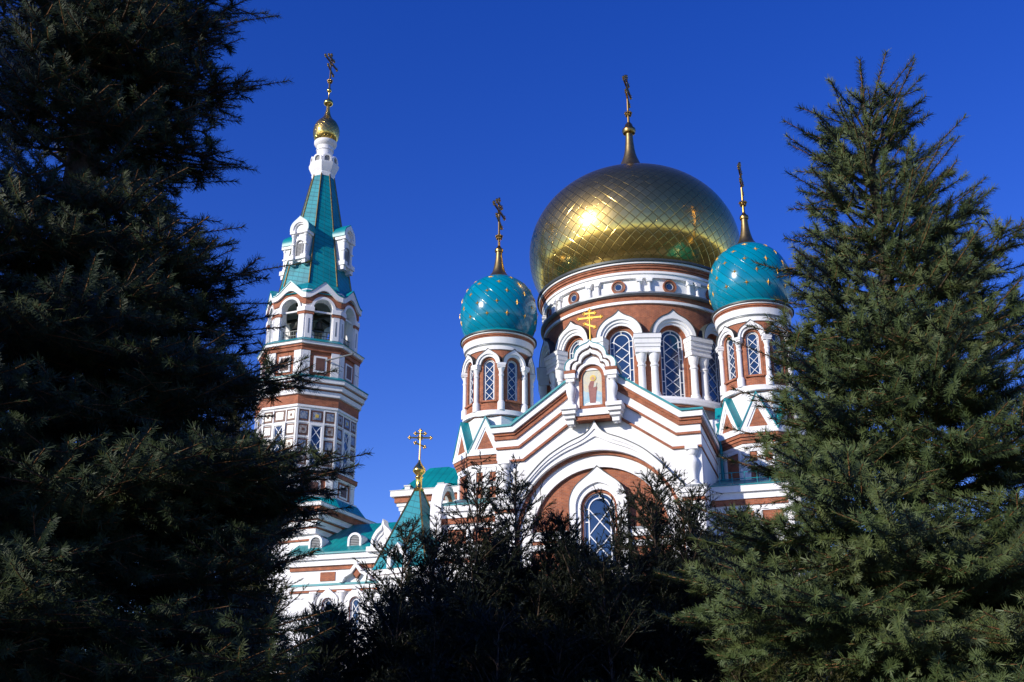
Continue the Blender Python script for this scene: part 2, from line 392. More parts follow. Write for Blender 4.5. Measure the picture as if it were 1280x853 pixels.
mb.lathe([(7.3, 36.02), (7.42, 36.03), (7.42, 36.2), (7.52, 36.22), (7.52, 36.38), (7.6, 36.40), (7.6, 36.52)], 96, 'brick_drum', cap=False)
mb.lathe([(7.6, 36.52), (7.72, 36.53), (7.72, 36.66), (7.66, 36.67)], 96, 'white', cap=False)
mb.lathe([(7.66, 36.67), (7.86, 36.68), (7.86, 36.84), (7.1, 37.05)], 96, 'dark', cap=False)
mb.build('dome_cornice', cath, smooth=30)
vis = lambda a: math.cos(a - R(8)) > -.3       # what can be seen of a ring from the front garden
angs12 = [R(30 * k) for k in range(-6, 6)]
angs12 = [a for a in angs12 if vis(a)]
a0 = angs12[0]
o = make_window(.86, 26.4, 30.8, cath, -RD + .42, .9, rz=a0, bw=.06); ring_copies(o, angs12[1:])
mb = MB(); y0 = -RD + .26
mb.strip(arch(1.1, 26.4, 30.8), arch(.87, 26.4, 30.8), y0, y0 + .3, 'brick'); o = mb.build('window_reveal', cath, rz=a0); ring_copies(o, angs12[1:])
mb = MB()
mb.strip(ogee(1.66, 30.98, 30.95, .34, wide=.36), ogee(1.4, 30.98, 30.9, .0), -7.56, -6.9, 'white')
mb.strip(ogee(1.4, 30.98, 30.9, .0), arch(1.24, 30.98, 30.85, 28), -7.42, -6.9, 'white'); mb.strip(arch(1.24, 30.98, 30.85, 28), arch(1.1, 30.98, 30.8, 28), -7.3, -6.9, 'white')
mb.strip(ogee(1.71, 30.98, 30.96, .37, wide=.36), ogee(1.66, 30.98, 30.95, .34, wide=.36), -7.6, -6.9, 'dark')
o = mb.build('window_hood', cath, rz=a0); ring_copies(o, angs12[1:])
mb = MB()
for sx in (-1, 1): column_mb(mb, sx * .45, -7.38, 26.35, 29.7, .27, cap=.75)
o = mb.build('column_pair', cath, rz=a0 + R(15), smooth=35); ring_copies(o, [a + R(15) for a in angs12[1:]] + [a0 - R(15)])
mb = MB()
mb.box(-.86, .86, -7.72, -7.0, 29.7, 30.0, 'white'); mb.box(-.9, .9, -7.78, -7.0, 30.0, 30.25, 'white'); mb.box(-.93, .93, -7.84, -7.0, 30.25, 30.62, 'white')
mb.box(-.97, .97, -7.92, -7.0, 30.62, 30.94, 'white'); mb.box(-.98, .98, -7.94, -7.0, 30.94, 30.975, 'grey')
o = mb.build('entablature', cath, rz=a0 + R(15)); ring_copies(o, [a + R(15) for a in angs12[1:]] + [a0 - R(15)])
mb = MB()
N = 20
for r1, r0, ya, yb, k in ((.52, .42, -7.26, -7.0, 'brick'), (.42, .27, -7.2, -7.0, 'tile_shadow_brown')):
    A = [(r1 * math.cos(2 * math.pi * i / N), 34.93 + r1 * math.sin(2 * math.pi * i / N)) for i in range(N + 1)]
    B = [(r0 * math.cos(2 * math.pi * i / N), 34.93 + r0 * math.sin(2 * math.pi * i / N)) for i in range(N + 1)]
    mb.strip(A, B, ya, yb, k)
A = [(.3 * math.cos(2 * math.pi * i / N), 34.93 + .3 * math.sin(2 * math.pi * i / N)) for i in range(N + 1)]; B = [(x * .8, 34.93 + (z - 34.93) * .8) for x, z in A]
mb.strip(A, B, -7.17, -7.0, 'frame')
o = mb.build('oculus', cath, rz=a0, smooth=30)
g = MB(); g.prism([(.27 * math.cos(2 * math.pi * i / N), 34.93 + .27 * math.sin(2 * math.pi * i / N)) for i in range(N)], -7.15, -7.05, 'glass'); g.build('pane', o)
ring_copies(o, angs12[1:])
mb = MB()
for sx in (-1, 1):
    x = sx * .36
    mb.lathe([(.2, 34.4), (.2, 34.5), (.13, 34.55), (.12, 35.1), (.15, 35.14), (.15, 35.2)], 12, 'white', cx=x, cy=-7.26)
    mb.box(x - .2, x + .2, -7.48, -7.0, 35.2, 35.36, 'white'); mb.box(x - .24, x + .24, -7.42, -7.0, 35.36, 35.5, 'white')
o = mb.build('colonnette_pair', cath, rz=a0 + R(15), smooth=35); ring_copies(o, [a + R(15) for a in angs12[1:]] + [a0 - R(15)])
mb = MB()
mb.lathe([(7.9, 24.0), (7.9, 25.55)], 72, 'grey', cap=False)
mb.lathe([(7.9, 25.55), (8.0, 25.57), (8.0, 25.72)], 72, 'brick_drum', cap=False)
mb.lathe([(8.0, 25.72), (8.12, 25.74), (8.12, 26.05), (8.02, 26.07)], 72, 'white', cap=False)
mb.lathe([(8.02, 26.07), (7.95, 26.12), (7.9, 26.3), (6.9, 26.36)], 72, 'white', cap=False)
mb.build('drum_base', cath, smooth=30)

# --- gilded main dome
big = [(7.1, 37), (7.72, 37.9), (8.2, 39.0), (8.42, 40.3), (8.38, 41.6), (8.0, 43.0), (7.15, 44.5), (5.95, 45.75), (4.65, 46.6), (3.25, 47.22), (2.15, 47.7)]
mb = MB(); mb.lathe(smoothpf(big, 6), 144, 'gilded', cap=False, panels=62)
dome = mb.build('gilded_dome', cath, smooth=True)
mb = MB(); mb.lathe(smoothpf([(2.3, 47.6), (1.7, 48.05), (1.15, 48.6), (.78, 49.3), (.5, 50.1), (.36, 51.1), (.3, 52.1)], 4), 24, 'neck')
mb.build('dome_neck', dome, smooth=True)
mb = MB(); mb.lathe([(.3, 52.05), (.5, 52.15), (.58, 52.35), (.55, 52.55), (.38, 52.72), (.3, 53.0), (.16, 53.2)], 20, 'bronze'); mb.build('finial_ball', dome, smooth=True)
make_cross(4.85, dome, (0, 0, 53.1))

# --- side turrets
sm = [(2.3, 31.9), (2.62, 32.4), (2.85, 33.2), (2.88, 34.1), (2.71, 35.05), (2.32, 35.85), (1.78, 36.4), (1.25, 36.74)]
TURR = [(-9.2, -7.0), (9.35, -7.0)]
def make_turret(tx, ty):
    L = (tx, ty, 0); q = math.pi / 8
    mb = MB()                                    # octagonal base
    c = 1 / math.cos(q)
    mb.lathe([(2.6 * c, 12), (2.6 * c, 21.55)], 8, 'white', ph=q, cap=False)
    mb.lathe([(2.6 * c, 21.75), (2.72 * c, 21.76), (2.72 * c, 21.95), (2.8 * c, 21.96), (2.8 * c, 22.15), (2.9 * c, 22.16), (2.9 * c, 22.36)], 8, 'brick', ph=q, cap=False)
    mb.lathe([(2.6 * c, 21.55), (2.66 * c, 21.56), (2.66 * c, 21.75), (2.6 * c, 21.76)], 8, 'white', ph=q, cap=False)
    mb.lathe([(2.9 * c, 22.36), (2.98 * c, 22.37), (2.98 * c, 22.56), (2.9 * c, 22.6), (2.36 * c, 22.62), (2.36 * c, 25.25)], 8, 'white', ph=q, cap=False)
    mb.lathe([(2.36 * c, 25.25), (2.5 * c, 25.3)], 8, 'brick', ph=q, cap=False)
    base = mb.build('turret_base', cath, L)
    for k in range(8):                           # sunk brick panels, framed
        a = k * math.pi / 4; mb = MB(); fy = -2.6
        if k % 2 == 0:
            mb.strip([(.85, 19.3), (.85, 21.35), (-.85, 21.35), (-.85, 19.3)], [(.72, 19.42), (.72, 21.22), (-.72, 21.22), (-.72, 19.42)], fy - .12, fy + .05, 'white')
            mb.box(-.72, .72, fy - .03, fy + .05, 19.42, 21.22, 'brick')
            mb.box(-.24, .24, fy - .09, fy + .05, 19.42, 21.22, 'white'); mb.box(-.72, .72, fy - .085, fy + .05, 20.2, 20.55, 'white')
        else:
            mb.strip([(.8, 19.0), (.8, 21.4), (-.8, 21.4), (-.8, 19.0)], [(.62, 19.12), (.62, 21.25), (-.62, 21.25), (-.62, 19.12)], fy - .12, fy + .05, 'white')
            mb.box(-.62, .62, fy - .03, fy + .05, 19.12, 21.25, 'brick')
        mb.box(-.95, .95, fy - .16, fy + .05, 18.7, 18.98, 'white')
        mb.build('brick_panel', base, rz=a)
    def gablet(a):
        mb = MB(); y = -2.96; zb, za = 22.58, 25.15; h = 1.2
        out = [(h, zb), (0, za), (-h, zb)]
        mb.prism([(-h, zb), (h, zb), (0, za - .12)], y + .12, -2.3, 'white')
        mb.strip([(h, zb), (0, za - .1), (-h, zb)], [(h * .72, zb), (0, za - .75), (-h * .72, zb)], y, y + .2, 'white')
        mb.strip([(h * .72, zb + .02), (0, za - .74), (-h * .72, zb + .02)], [(h * .58, zb + .02), (0, za - 1.02), (-h * .58, zb + .02)], y + .06, y + .2, 'white')
        mb.prism([(-h * .5, zb + .22), (h * .5, zb + .22), (0, za - 1.05)], y + .085, y + .2, 'brick')
        mb.box(-h, h, y - .02, y + .15, zb - .02, zb + .2, 'white')
        o = mb.build('gablet', base, rz=a)
        mb = MB(); mb.strip([(h + .09, zb - .03), (0, za + .02), (-h - .09, zb - .03)], [(h, zb - .03), (0, za - .14), (-h, zb - .03)], y - .05, -2.2, 'teal')
        for sx in (-1, 1): pass
        mb.build('gablet_roof', base, rz=a)
    for k in range(8): gablet(k * math.pi / 4)
    mb = MB()
    rd = 2.3
    pierced(mb, ringmap(rd), -math.pi * rd, math.pi * rd, 25.7, 30.5, [(rd * R(45 * k), .58, 26.5, 29.2) for k in range(-3, 5) if k < 4], .3, 'brick_turret', .2)
    mb.lathe([(2.02, 25.7), (2.02, 30.5)], 40, 'brick_turret', cap=False)
    d = mb.build('turret_drum', cath, L)
    mb = MB(); mb.lathe([(2.5, 25.28), (2.62, 25.3), (2.62, 25.38)], 48, 'grey', cap=False); mb.lathe([(2.62, 25.38), (2.58, 25.4), (2.58, 25.72), (2.2, 25.75)], 48, 'white', cap=False)
    mb.build('plinth_ring', d, smooth=30)
    mb = MB()
    mb.lathe([(2.3, 30.3), (2.4, 30.32), (2.4, 30.62), (2.46, 30.66)], 56, 'white', cap=False); mb.lathe([(2.46, 30.66), (2.5, 30.68), (2.5, 30.72), (2.46, 30.73)], 56, 'grey', cap=False)
    mb.lathe([(2.46, 30.73), (2.54, 30.76), (2.6, 31.1), (2.62, 31.2)], 56, 'white', cap=False)
    mb.lathe([(2.56, 31.2), (2.6, 31.22), (2.6, 31.32), (2.66, 31.34), (2.66, 31.46)], 56, 'brick_turret', cap=False)
    mb.lathe([(2.66, 31.46), (2.74, 31.48), (2.74, 31.56), (2.7, 31.57)], 56, 'white', cap=False)
    mb.lathe([(2.7, 31.57), (2.84, 31.58), (2.84, 31.68), (2.8, 31.7)], 56, 'dark', cap=False)
    mb.lathe([(2.8, 31.7), (2.2, 32.1)], 24, 'teal', cap=False)
    mb.build('turret_cornice', d, smooth=30)
    av = [k * math.pi / 4 for k in range(8)]
    o = make_window(.42, 26.6, 29.2, d, -rd + .26, .62, rz=av[0], inner=.8, bw=.045); ring_copies(o, av[1:])
    mb = MB(); mb.strip(arch(.58, 26.5, 29.2), arch(.43, 26.5, 29.2), -2.24, -2.02, 'brick'); mb.box(-.62, .62, -2.42, -2.0, 26.38, 26.5, 'brick'); o = mb.build('window_reveal', d, rz=0); ring_copies(o, av[1:])
    mb = MB()
    mb.strip(ogee(.9, 29.22, 29.22, .22), arch(.74, 29.22, 29.22, 28), -2.52, -2.1, 'white'); mb.strip(arch(.74, 29.22, 29.22, 28), arch(.58, 29.22, 29.2, 28), -2.42, -2.1, 'white')
    mb.strip(ogee(.935, 29.22, 29.22, .25), ogee(.9, 29.22, 29.22, .22), -2.55, -2.1, 'dark')
    o = mb.build('window_hood', d, rz=0); ring_copies(o, av[1:])
    mb = MB(); column_mb(mb, 0, -2.42, 25.7, 29.0, .165, cap=.4); mb.box(-.29, .29, -2.72, -2.1, 29.0, 29.2, 'white')
    mb.lathe([(.26, 25.7), (.26, 26.3), (.2, 26.4)], 12, 'white', cy=-2.42)
    o = mb.build('column', d, rz=q, smooth=35); ring_copies(o, [a + q for a in av[1:]])
    mb = MB(); pf = smoothpf(sm, 6); mb.lathe(pf, 72, 'teal_dome', cap=False, panels=26)
    dm = mb.build('teal_dome', cath, L, smooth=True)
    mb = MB(); rows = [(33.0, 12, 0), (33.9, 12, .5), (34.8, 12, 0), (35.62, 10, .5), (36.25, 8, 0)]
    rr = [p[0] for p in pf]; zz = [p[1] for p in pf]
    for z, n, off in rows:
        r = float(np.interp(z, zz, rr)); dr = (float(np.interp(z + .1, zz, rr)) - float(np.interp(z - .1, zz, rr))) / .2
        for j in range(n):
            a = 2 * math.pi * (j + off) / n
            T = Matrix.Rotation(a, 4, 'Z') @ Matrix.Translation((0, -r - .015, z)) @ Matrix.Rotation(math.atan(dr), 4, 'X'); s8 = []
            for i in range(16):
                rad = (.24 if i % 4 == 0 else (.12 if i % 4 == 2 else .055)); s8.append((rad * math.cos(2 * math.pi * i / 16 + math.pi / 2), rad * math.sin(2 * math.pi * i / 16 + math.pi / 2)))
            mb.push(T); v = [(x, 0, zz_) for x, zz_ in s8] + [(0, -.05, 0)]
            mb.add(v, [(i, (i + 1) % 16, 16) for i in range(16)], 'gold_leaf'); mb.pop()
    mb.build('gold_stars', dm)
    mb = MB(); mb.lathe(smoothpf([(1.3, 36.7), (.84, 37.0), (.54, 37.4), (.38, 37.95), (.28, 38.55), (.23, 39.15)], 4), 20, 'neck'); mb.build('dome_neck', dm, smooth=True)
    mb = MB(); mb.lathe([(.2, 39.1), (.3, 39.16), (.33, 39.3), (.3, 39.42), (.2, 39.5), (.1, 39.7)], 16, 'bronze'); mb.build('finial_ball', dm, smooth=True)
    make_cross(4.25, dm, (0, 0, 39.6))
for tx, ty in TURR: make_turret(tx, ty)

# --- main body and south transept with the great gable
mb = MB()
mb.box(-12.2, 12.2, -9.5, 9.5, 0, 17.2, 'white')
mb.box(-8.2, 8.2, -8.2, 8.2, 17.2, 24.0, 'white')
mb.build('main_body', cath)
G = [(6.67, 22.27), (5.35, 22.27), (1.5, 24.97), (-1.5, 24.97), (-5.35, 22.27), (-6.67, 22.27)]
mb = MB()
mb.prism([(-6.35, 0), (6.35, 0), (6.35, 21.6)] + [(5.2, 21.6), (1.4, 24.3), (-1.4, 24.3), (-5.2, 21.6), (-6.35, 21.6)], -15.5, -6, 'white')
mb.build('transept', cath)
CZ = 15.05
def arc(r, z0=CZ, n=32): return [(r * math.cos(math.pi * i / n), z0 + r * math.sin(math.pi * i / n)) for i in range(n + 1)]
mb = MB()
mb.prism([(-4.25, 10)] + [(4.25, 10)] + arc(4.25), -15.56, -15.4, 'brick'); ty = mb.build('tympanum', cath)
mb = MB(); mb.strip([(5.0, 10)] + arc(5.0) + [(-5.0, 10)], [(4.25, 10)] + arc(4.25) + [(-4.25, 10)], -15.8, -15.4, 'white')
mb.strip([(4.95, 10)] + arc(4.4) + [(-4.95, 10)], [(4.25, 10)] + arc(4.25) + [(-4.25, 10)], -15.72, -15.6, 'white')
mb.strip([(5.2, 10)] + arc(5.2) + [(-5.2, 10)], [(5.0, 10)] + arc(5.0) + [(-5.0, 10)], -15.95, -15.4, 'brick')
mb.build('great_arch', cath)
mb = MB()
D = lambda d: offset_line(G, d)
inner = D(.5); body = [(-6.35, 0), (-5.2, 0)] + [(-5.2, 12)] + arc(5.2)[::-1] + [(5.2, 12), (5.2, 0), (6.35, 0), (6.35, 21.8)] + [(5.2, 21.8), (1.38, 24.45), (-1.38, 24.45), (-5.2, 21.8), (-6.35, 21.8)]
mb.prism(body, -16.0, -15.4, 'white'); mb.build('gable_wall', cath)
mb = MB()
for d0, d1, y, k in ((.1, .46, -16.5, 'white'), (.46, .62, -16.34, 'brick'), (.62, .86, -16.24, 'brick'), (.86, 1.32, -16.12, 'white'), (1.32, 1.46, -16.2, 'brick'), (1.46, 2.16, -16.06, 'white'), (2.16, 2.3, -16.16, 'brick')):
    A, B = D(d0), D(d1); ex = {'white': 0, 'brick': .06}[k] + (.0 if d0 > .2 else 0)
    sh = 6.67 - (6.62 if d0 < .4 else 6.5 if d0 < .8 else 6.4); 
    A = [(x - math.copysign(sh, x) if abs(x) > 6 else x, z) for x, z in A]; B = [(x - math.copysign(sh, x) if abs(x) > 6 else x, z) for x, z in B]
    mb.strip(A, B, y, -15.9, k)
    xe = 6.67 - sh                                # the bands return along both side walls
    mb.box(xe - .3, xe, -15.9, -7, 22.27 - d1, 22.27 - d0, k); mb.box(-xe, -xe + .3, -15.9, -7, 22.27 - d1, 22.27 - d0, k)
mb.build('gable_cornice', cath)
mb = MB()
mb.strip(offset_line(G, -.02), D(.1), -16.62, -6.5, 'teal'); mb.build('transept_roof', cath)
OG = [(0, 22.1), (.14, 21.78), (.42, 21.4), (.85, 21.12), (1.5, 20.86), (2.2, 20.5), (2.92, 20.05), (3.55, 19.5), (4.1, 18.92), (4.7, 18.25), (5.34, 17.55)]
OG = smoothpf(OG, 3); left = [(-x, z) for x, z in OG[::-1]][:-1]
og = (left + OG)[::-1]                           # right -> left
n = len(og); th = [math.acos(max(-1, min(1, x / 5.75))) for x, z in og]
inn = [(5.2 * math.cos(math.radians(29 + 122 * i / (n - 1))), CZ + 5.2 * math.sin(math.radians(29 + 122 * i / (n - 1)))) for i in range(n)]
mb = MB(); mid = [((a[0] * .45 + b[0] * .55), (a[1] * .45 + b[1] * .55)) for a, b in zip(og, inn)]; mid2 = [((a[0] * .7 + b[0] * .3), (a[1] * .7 + b[1] * .3)) for a, b in zip(og, inn)]
mb.strip(og, mid2, -16.5, -15.9, 'white'); mb.strip(mid2, mid, -16.42, -15.9, 'white'); mb.strip(mid, inn, -16.3, -15.9, 'white')
ogo = [(x * 1.012, z + .05) for x, z in og]; mb.strip(ogo, og, -16.54, -15.9, 'dark')
mb.build('ogee_hood', cath)
# great window
o = make_window(.98, 10.5, 16.75, cath, -15.6, 1.55, inner=.72, bw=.07)
mb = MB()
mb.strip(ogee(1.77, 10, 17.0, .5), ogee(1.38, 10, 16.85, .08), -16.1, -15.5, 'white'); mb.strip(ogee(1.38, 10, 16.85, .08), arch(1.12, 10, 16.78, 28), -15.95, -15.5, 'white')
mb.strip(arch(1.12, 10, 16.78), arch(.98, 10, 16.75), -15.78, -15.5, 'brick')
mb.strip(ogee(1.8, 10, 17.02, .53), ogee(1.77, 10, 17.0, .5), -16.13, -15.5, 'dark'); mb.build('window_hood', cath)
mb = MB()                                        # impost bands beside the window, corner piers
for s in (-1, 1):
    for z0, z1, y, k in ((15.35, 15.5, -15.92, 'grey'), (14.95, 15.35, -15.88, 'white'), (14.75, 14.95, -15.78, 'brick'), (14.4, 14.75, -15.74, 'white')):
        a, b = sorted((s * 1.9, s * 4.2)); mb.box(a, b, y, -15.5, z0, z1, k)
    for z0, z1, x0, x1, y, k in ((17.5, 17.62, 4.98, 6.62, -16.62, 'grey'), (17.2, 17.5, 5.0, 6.58, -16.58, 'white'), (16.95, 17.2, 5.06, 6.5, -16.48, 'white'), (16.75, 16.95, 5.12, 6.42, -16.36, 'brick'), (0, 16.75, 5.15, 6.4, -16.25, 'white')):
        a, b = sorted((s * x0, s * x1)); mb.box(a, b, y, -15.3, z0, z1, k)
mb.build('impost_band', cath)
for s in (-1, 1):                                # dwarf baluster columns in the corner niches
    mb = MB(); x = s * 5.82
    mb.lathe(smoothpf([(.3, 17.66), (.3, 17.9), (.2, 18.0), (.2, 18.35), (.24, 18.6), (.34, 18.95), (.34, 19.15), (.24, 19.35), (.2, 19.45), (.3, 19.55), (.34, 19.8)], 2), 16, 'white', cx=x, cy=-16.12)
    mb.box(x - .38, x + .38, -16.5, -15.9, 19.8, 20.05, 'white'); mb.box(x - .36, x + .36, -16.46, -15.9, 17.62, 17.7, 'white')
    mb.build('baluster', cath, smooth=35)
# icon case on the gable
mb = MB()
mb.box(-1.32, 1.32, -16.5, -15.6, 22.8, 25.25, 'white'); mb.box(-1.05, 1.05, -16.72, -15.9, 22.3, 22.72, 'white'); mb.box(-1.05, 1.05, -16.6, -15.9, 22.05, 22.3, 'brick')
kc = mb.build('icon_case', cath, (0, -.2, 0))
mb = MB()
mb.strip(arch(.82, 22.78, 24.75), arch(.62, 22.95, 24.75), -16.62, -16.4, 'brick'); mb.box(-.82, .82, -16.62, -16.4, 22.72, 22.95, 'brick')
mb.build('icon_frame', kc)
mb = MB()                                        # mosaic of a robed saint
ap = arch(.61, 22.96, 24.75); mb.prism(ap, -16.53, -16.45, 'icon_gold')
mb.prism([(-.6, 22.97), (.6, 22.97), (.6, 23.75), (.3, 23.9), (-.2, 23.8), (-.6, 23.95)], -16.54, -16.46, 'icon_sky')
mb.prism([(-.5, 22.98), (.5, 22.98), (.45, 23.12), (.2, 23.2), (-.2, 23.18), (-.45, 23.1)], -16.55, -16.46, 'white')
mb.prism([(-.16, 23.12), (.2, 23.1), (.24, 23.6), (.3, 24.1), (.2, 24.5), (.03, 24.58), (-.12, 24.5), (-.24, 24.2), (-.2, 23.6)], -16.56, -16.46, 'icon_robe')
mb.prism([(.06 + .2 * math.cos(i * .5236), 24.72 + .2 * math.sin(i * .5236)) for i in range(12)], -16.565, -16.46, 'yellow')
mb.prism([(.05 + .1 * math.cos(i * .5236), 24.69 + .13 * math.sin(i * .5236)) for i in range(12)], -16.575, -16.46, 'icon_face')
mb.prism([(.08, 24.1), (.26, 24.15), (.3, 24.42), (.16, 24.5)], -16.572, -16.46, 'icon_gold')
mb.build('icon', kc)
TRE = [(1.58, 25.2), (1.6, 25.45), (1.52, 25.72), (1.3, 25.92), (1.08, 25.96), (1.02, 26.02), (1.0, 26.22), (.88, 26.5), (.64, 26.72), (.4, 26.83), (.19, 26.9), (.07, 26.98), (0, 27.1)]
tre = TRE + [(-x, z) for x, z in TRE[::-1]][1:]
S = lambda f, dz=0: [(x * f, 25.25 + (z - 25.25) * f + dz) for x, z in tre]
mb = MB()
mb.strip(S(1.0), S(.82), -17.0, -16.0, 'white'); mb.strip(S(.82), S(.74), -16.78, -16.0, 'tile_shadow_brown'); mb.strip(S(.74), S(.6), -16.88, -16.0, 'white'); mb.strip(S(.6), S(.54), -16.68, -16.0, 'tile_shadow_brown')  # brown strips between the white bands are painted shadow lines
mb.prism(S(.55)[::1], -16.6, -15.9, 'white')
mb.strip(arch(.98, 24.75, 24.75), arch(.82, 24.75, 24.75), -16.8, -16.4, 'white')
mb.build('trefoil_hood', kc)
mb = MB(); mb.strip(S(1.035, .0), S(1.0), -17.03, -15.2, 'teal'); mb.build('hood_roof', kc)
for s in (-1, 1):
    mb = MB(); x = s * 1.32
    mb.box(x - .36, x + .36, -17.0, -16.0, 25.02, 25.24, 'brick'); mb.box(x - .33, x + .33, -16.98, -16.0, 24.72, 25.02, 'white'); mb.box(x - .27, x + .27, -16.9, -16.0, 24.5, 24.72, 'white')
    mb.lathe(smoothpf([(.24, 22.9), (.24, 23.15), (.17, 23.25), (.2, 23.5), (.3, 23.85), (.28, 24.1), (.18, 24.3), (.17, 24.4), (.26, 24.52)], 2), 16, 'white', cx=x, cy=-16.66)
    x = s * 1.42
    mb.box(x - .5, x + .5, -17.15, -16.0, 22.68, 22.92, 'white'); mb.box(x - .42, x + .42, -17.0, -16.0, 22.42, 22.68, 'white'); mb.box(x - .33, x + .33, -16.8, -16.0, 22.18, 22.42, 'white')
    mb.box(x - .22, x + .22, -16.6, -16.0, 21.85, 22.18, 'white'); mb.lathe([(.001, 21.7), (.12, 21.75), (.16, 21.86)], 10, 'white', cx=x, cy=-16.35)
    mb.build('baluster_bracket', kc, smooth=35)
make_cross(2.35, kc, (0, -16.7, 26.95), 'gold_leaf', 0, False)

# --- low wings either side of the transept
def wing(s):
    mb = MB(); a, b = sorted((s * 6.35, s * 11.2))
    mb.box(a, b, -13, -7, 0, 17.0, 'white'); body = mb.build('side_wing', cath)
    mb = MB()
    for z0, z1, y, k in ((17.0, 17.35, -13.12, 'brick'), (17.35, 17.75, -13.22, 'white'), (17.75, 18.15, -13.4, 'white'), (18.15, 18.2, -13.46, 'teal')):
        e = -y - 13; a, b = sorted((s * 6.4, s * (11.2 + e))); mb.box(a, b, y, -7, z0, z1, k)
    mb.build('wing_cornice', body)
    mb = MB(); x0, x1 = s * 6.4, s * 11.5
    mb.add([(x0, -13.4, 18.21), (x1, -13.4, 18.21), (x1, -7, 20.2), (x0, -7, 20.2), (x0, -7, 18.2), (x1, -7, 18.2)], [(0, 1, 2, 3), (0, 3, 4), (1, 5, 2), (3, 2, 5, 4), (0, 4, 5, 1)], 'roof')
    mb.build('wing_roof', body)
    mb = MB()
    for xx in (8.3, 10.0):
        x = s * xx
        mb.strip([(x + .75, 15.6), (x + .75, 16.75), (x - .75, 16.75), (x - .75, 15.6)], [(x + .62, 15.7), (x + .62, 16.62), (x - .62, 16.62), (x - .62, 15.7)], -13.12, -12.9, 'white')
        mb.box(x - .62, x + .62, -13.05, -12.9, 15.7, 16.62, 'brick')
    mb.build('brick_panel', body)
    mb = MB()
    for z0, z1, y, k in ((15.0, 15.2, -13.35, 'grey'), (14.7, 15.0, -13.3, 'white'), (14.45, 14.7, -13.2, 'brick'), (14.1, 14.45, -13.15, 'white')):
        a, b = sorted((s * 6.4, s * 11.35)); mb.box(a, b, y, -12.9, z0, z1, k)
    mb.build('string_course', body)
    mb = MB()                                    # scrolled kokoshnik on the outer end
    x = s * 11.35; pts = smoothpf([(-13.5, 16.6), (-13.62, 17.4), (-13.5, 18.4), (-13.1, 19.3), (-12.4, 19.9), (-11.6, 19.95), (-11.0, 19.4)], 3)
    T = Matrix.Translation((x, 0, 0)) @ Matrix.Rotation(R(90), 4, 'Z')
    for d, wd, k in ((0, .36, 'white'), (.22, .24, 'white'), (.44, .12, 'brick')):
        A = [(y + d * .8, z - d) for y, z in pts]; B = [(y + (d + .22) * .8, z - d - .22) for y, z in pts]
        mb.push(Matrix.Translation((x, 0, 0)) @ Matrix(((0, 1, 0, 0), (1, 0, 0, 0), (0, 0, 1, 0), (0, 0, 0, 1)))); mb.strip(A, B, -wd, wd, k); mb.pop()
    mb.build('scroll_gable', body)
    o = make_window(.5, 10.5, 12.8, body, -13.02, 1.1, loc=(s * 9.2, 0, 0))
    mb = MB(); mb.strip(ogee(.95, 10.2, 12.9, .35), arch(.55, 10.2, 12.8, 28), -13.3, -12.95, 'white'); mb.build('window_hood', body, (s * 9.2, 0, 0))
wing(-1); wing(1)
mb = MB()                                        # ridge railing and downpipe beside the right corner
for i in range(6): mb.tube((7.0 + i * .75, -13.2, 18.2), (7.0 + i * .75, -13.2, 19.0), .025, 'teal', 5)
for z in (18.6, 19.0): mb.tube((7.0, -13.2, z), (10.75, -13.2, z), .025, 'teal', 5)
mb.build('roof_railing', cath)
mb = MB(); mb.tube((6.7, -8.4, 18.4), (6.7, -8.4, 23.2), .11, 'teal', 10); mb.tube((6.7, -8.4, 23.1), (6.7, -8.4, 23.6), .11, 'teal', 10, .26); mb.build('downpipe', cath, smooth=True)

# --- west arm and the long nave towards the bell tower
mb = MB(); mb.box(-16.9, -8, -6.2, 6.2, 0, 19.9, 'white'); arm = mb.build('west_arm', cath)
mb = MB()
for z0, z1, e, k in ((19.75, 20.05, .1, 'white'), (20.05, 20.3, .22, 'white'), (20.3, 20.72, .36, 'brick'), (20.72, 21.12, .6, 'white'), (21.12, 21.17, .64, 'grey')):
    mb.box(-16.9 - e, -8.1, -6.2 - e, 6.2 + e, z0, z1, k)
mb.build('arm_cornice', arm)
mb = MB(); x0, x1 = -16.9, -9; y0 = 6.5
mb.add([(x0, -y0, 21.18), (x1, -y0, 21.18), (x1, y0, 21.18), (x0, y0, 21.18), (x0 + .9, -2.8, 23.75), (x0 + 2.4, -2.8, 23.75), (x0 + 2.4, 2.8, 23.75), (x0 + .9, 2.8, 23.75)],
       [(0, 1, 5, 4), (2, 3, 7, 6), (3, 0, 4, 7), (1, 2, 6, 5), (4, 5, 6, 7)], 'roof')
mb.add([(x0 + 2, -y0 + .02, 21.19), (x1 + 2, -y0 + .02, 21.19), (x1 + 2, 0, 23.3), (x0 + 2, -2.6, 23.3)], [(0, 1, 2, 3)], 'roof')
mb.build('arm_roof', arm)
for x in (-16.2, -13.6):
    mb = MB(); mb.box(x - .2, x + .2, -6.75, -6.3, 21.17, 21.4, 'white'); mb.box(x - .26, x + .26, -6.8, -6.25, 21.4, 21.5, 'grey'); mb.build('gutter_box', arm)
mb = MB(); mb.box(-26, -16.5, -5.4, 5.4, 0, 15.9, 'white'); nave = mb.build('nave', cath)
mb = MB()
for z0, z1, e, k in ((15.9, 16.2, .12, 'brick'), (16.2, 16.62, .3, 'white'), (16.62, 17.0, .5, 'white'), (17.0, 17.12, .62, 'teal')): mb.box(-25.9, -16.6, -5.4 - e, 5.4 + e, z0, z1, k)
for z0, z1, e, k in ((14.75, 14.9, .25, 'teal'), (14.45, 14.75, .18, 'white'), (14.3, 14.45, .12, 'brick')): mb.box(-25.8, -16.7, -5.4 - e, 5.4, z0, z1, k)
mb.build('nave_cornice', nave)
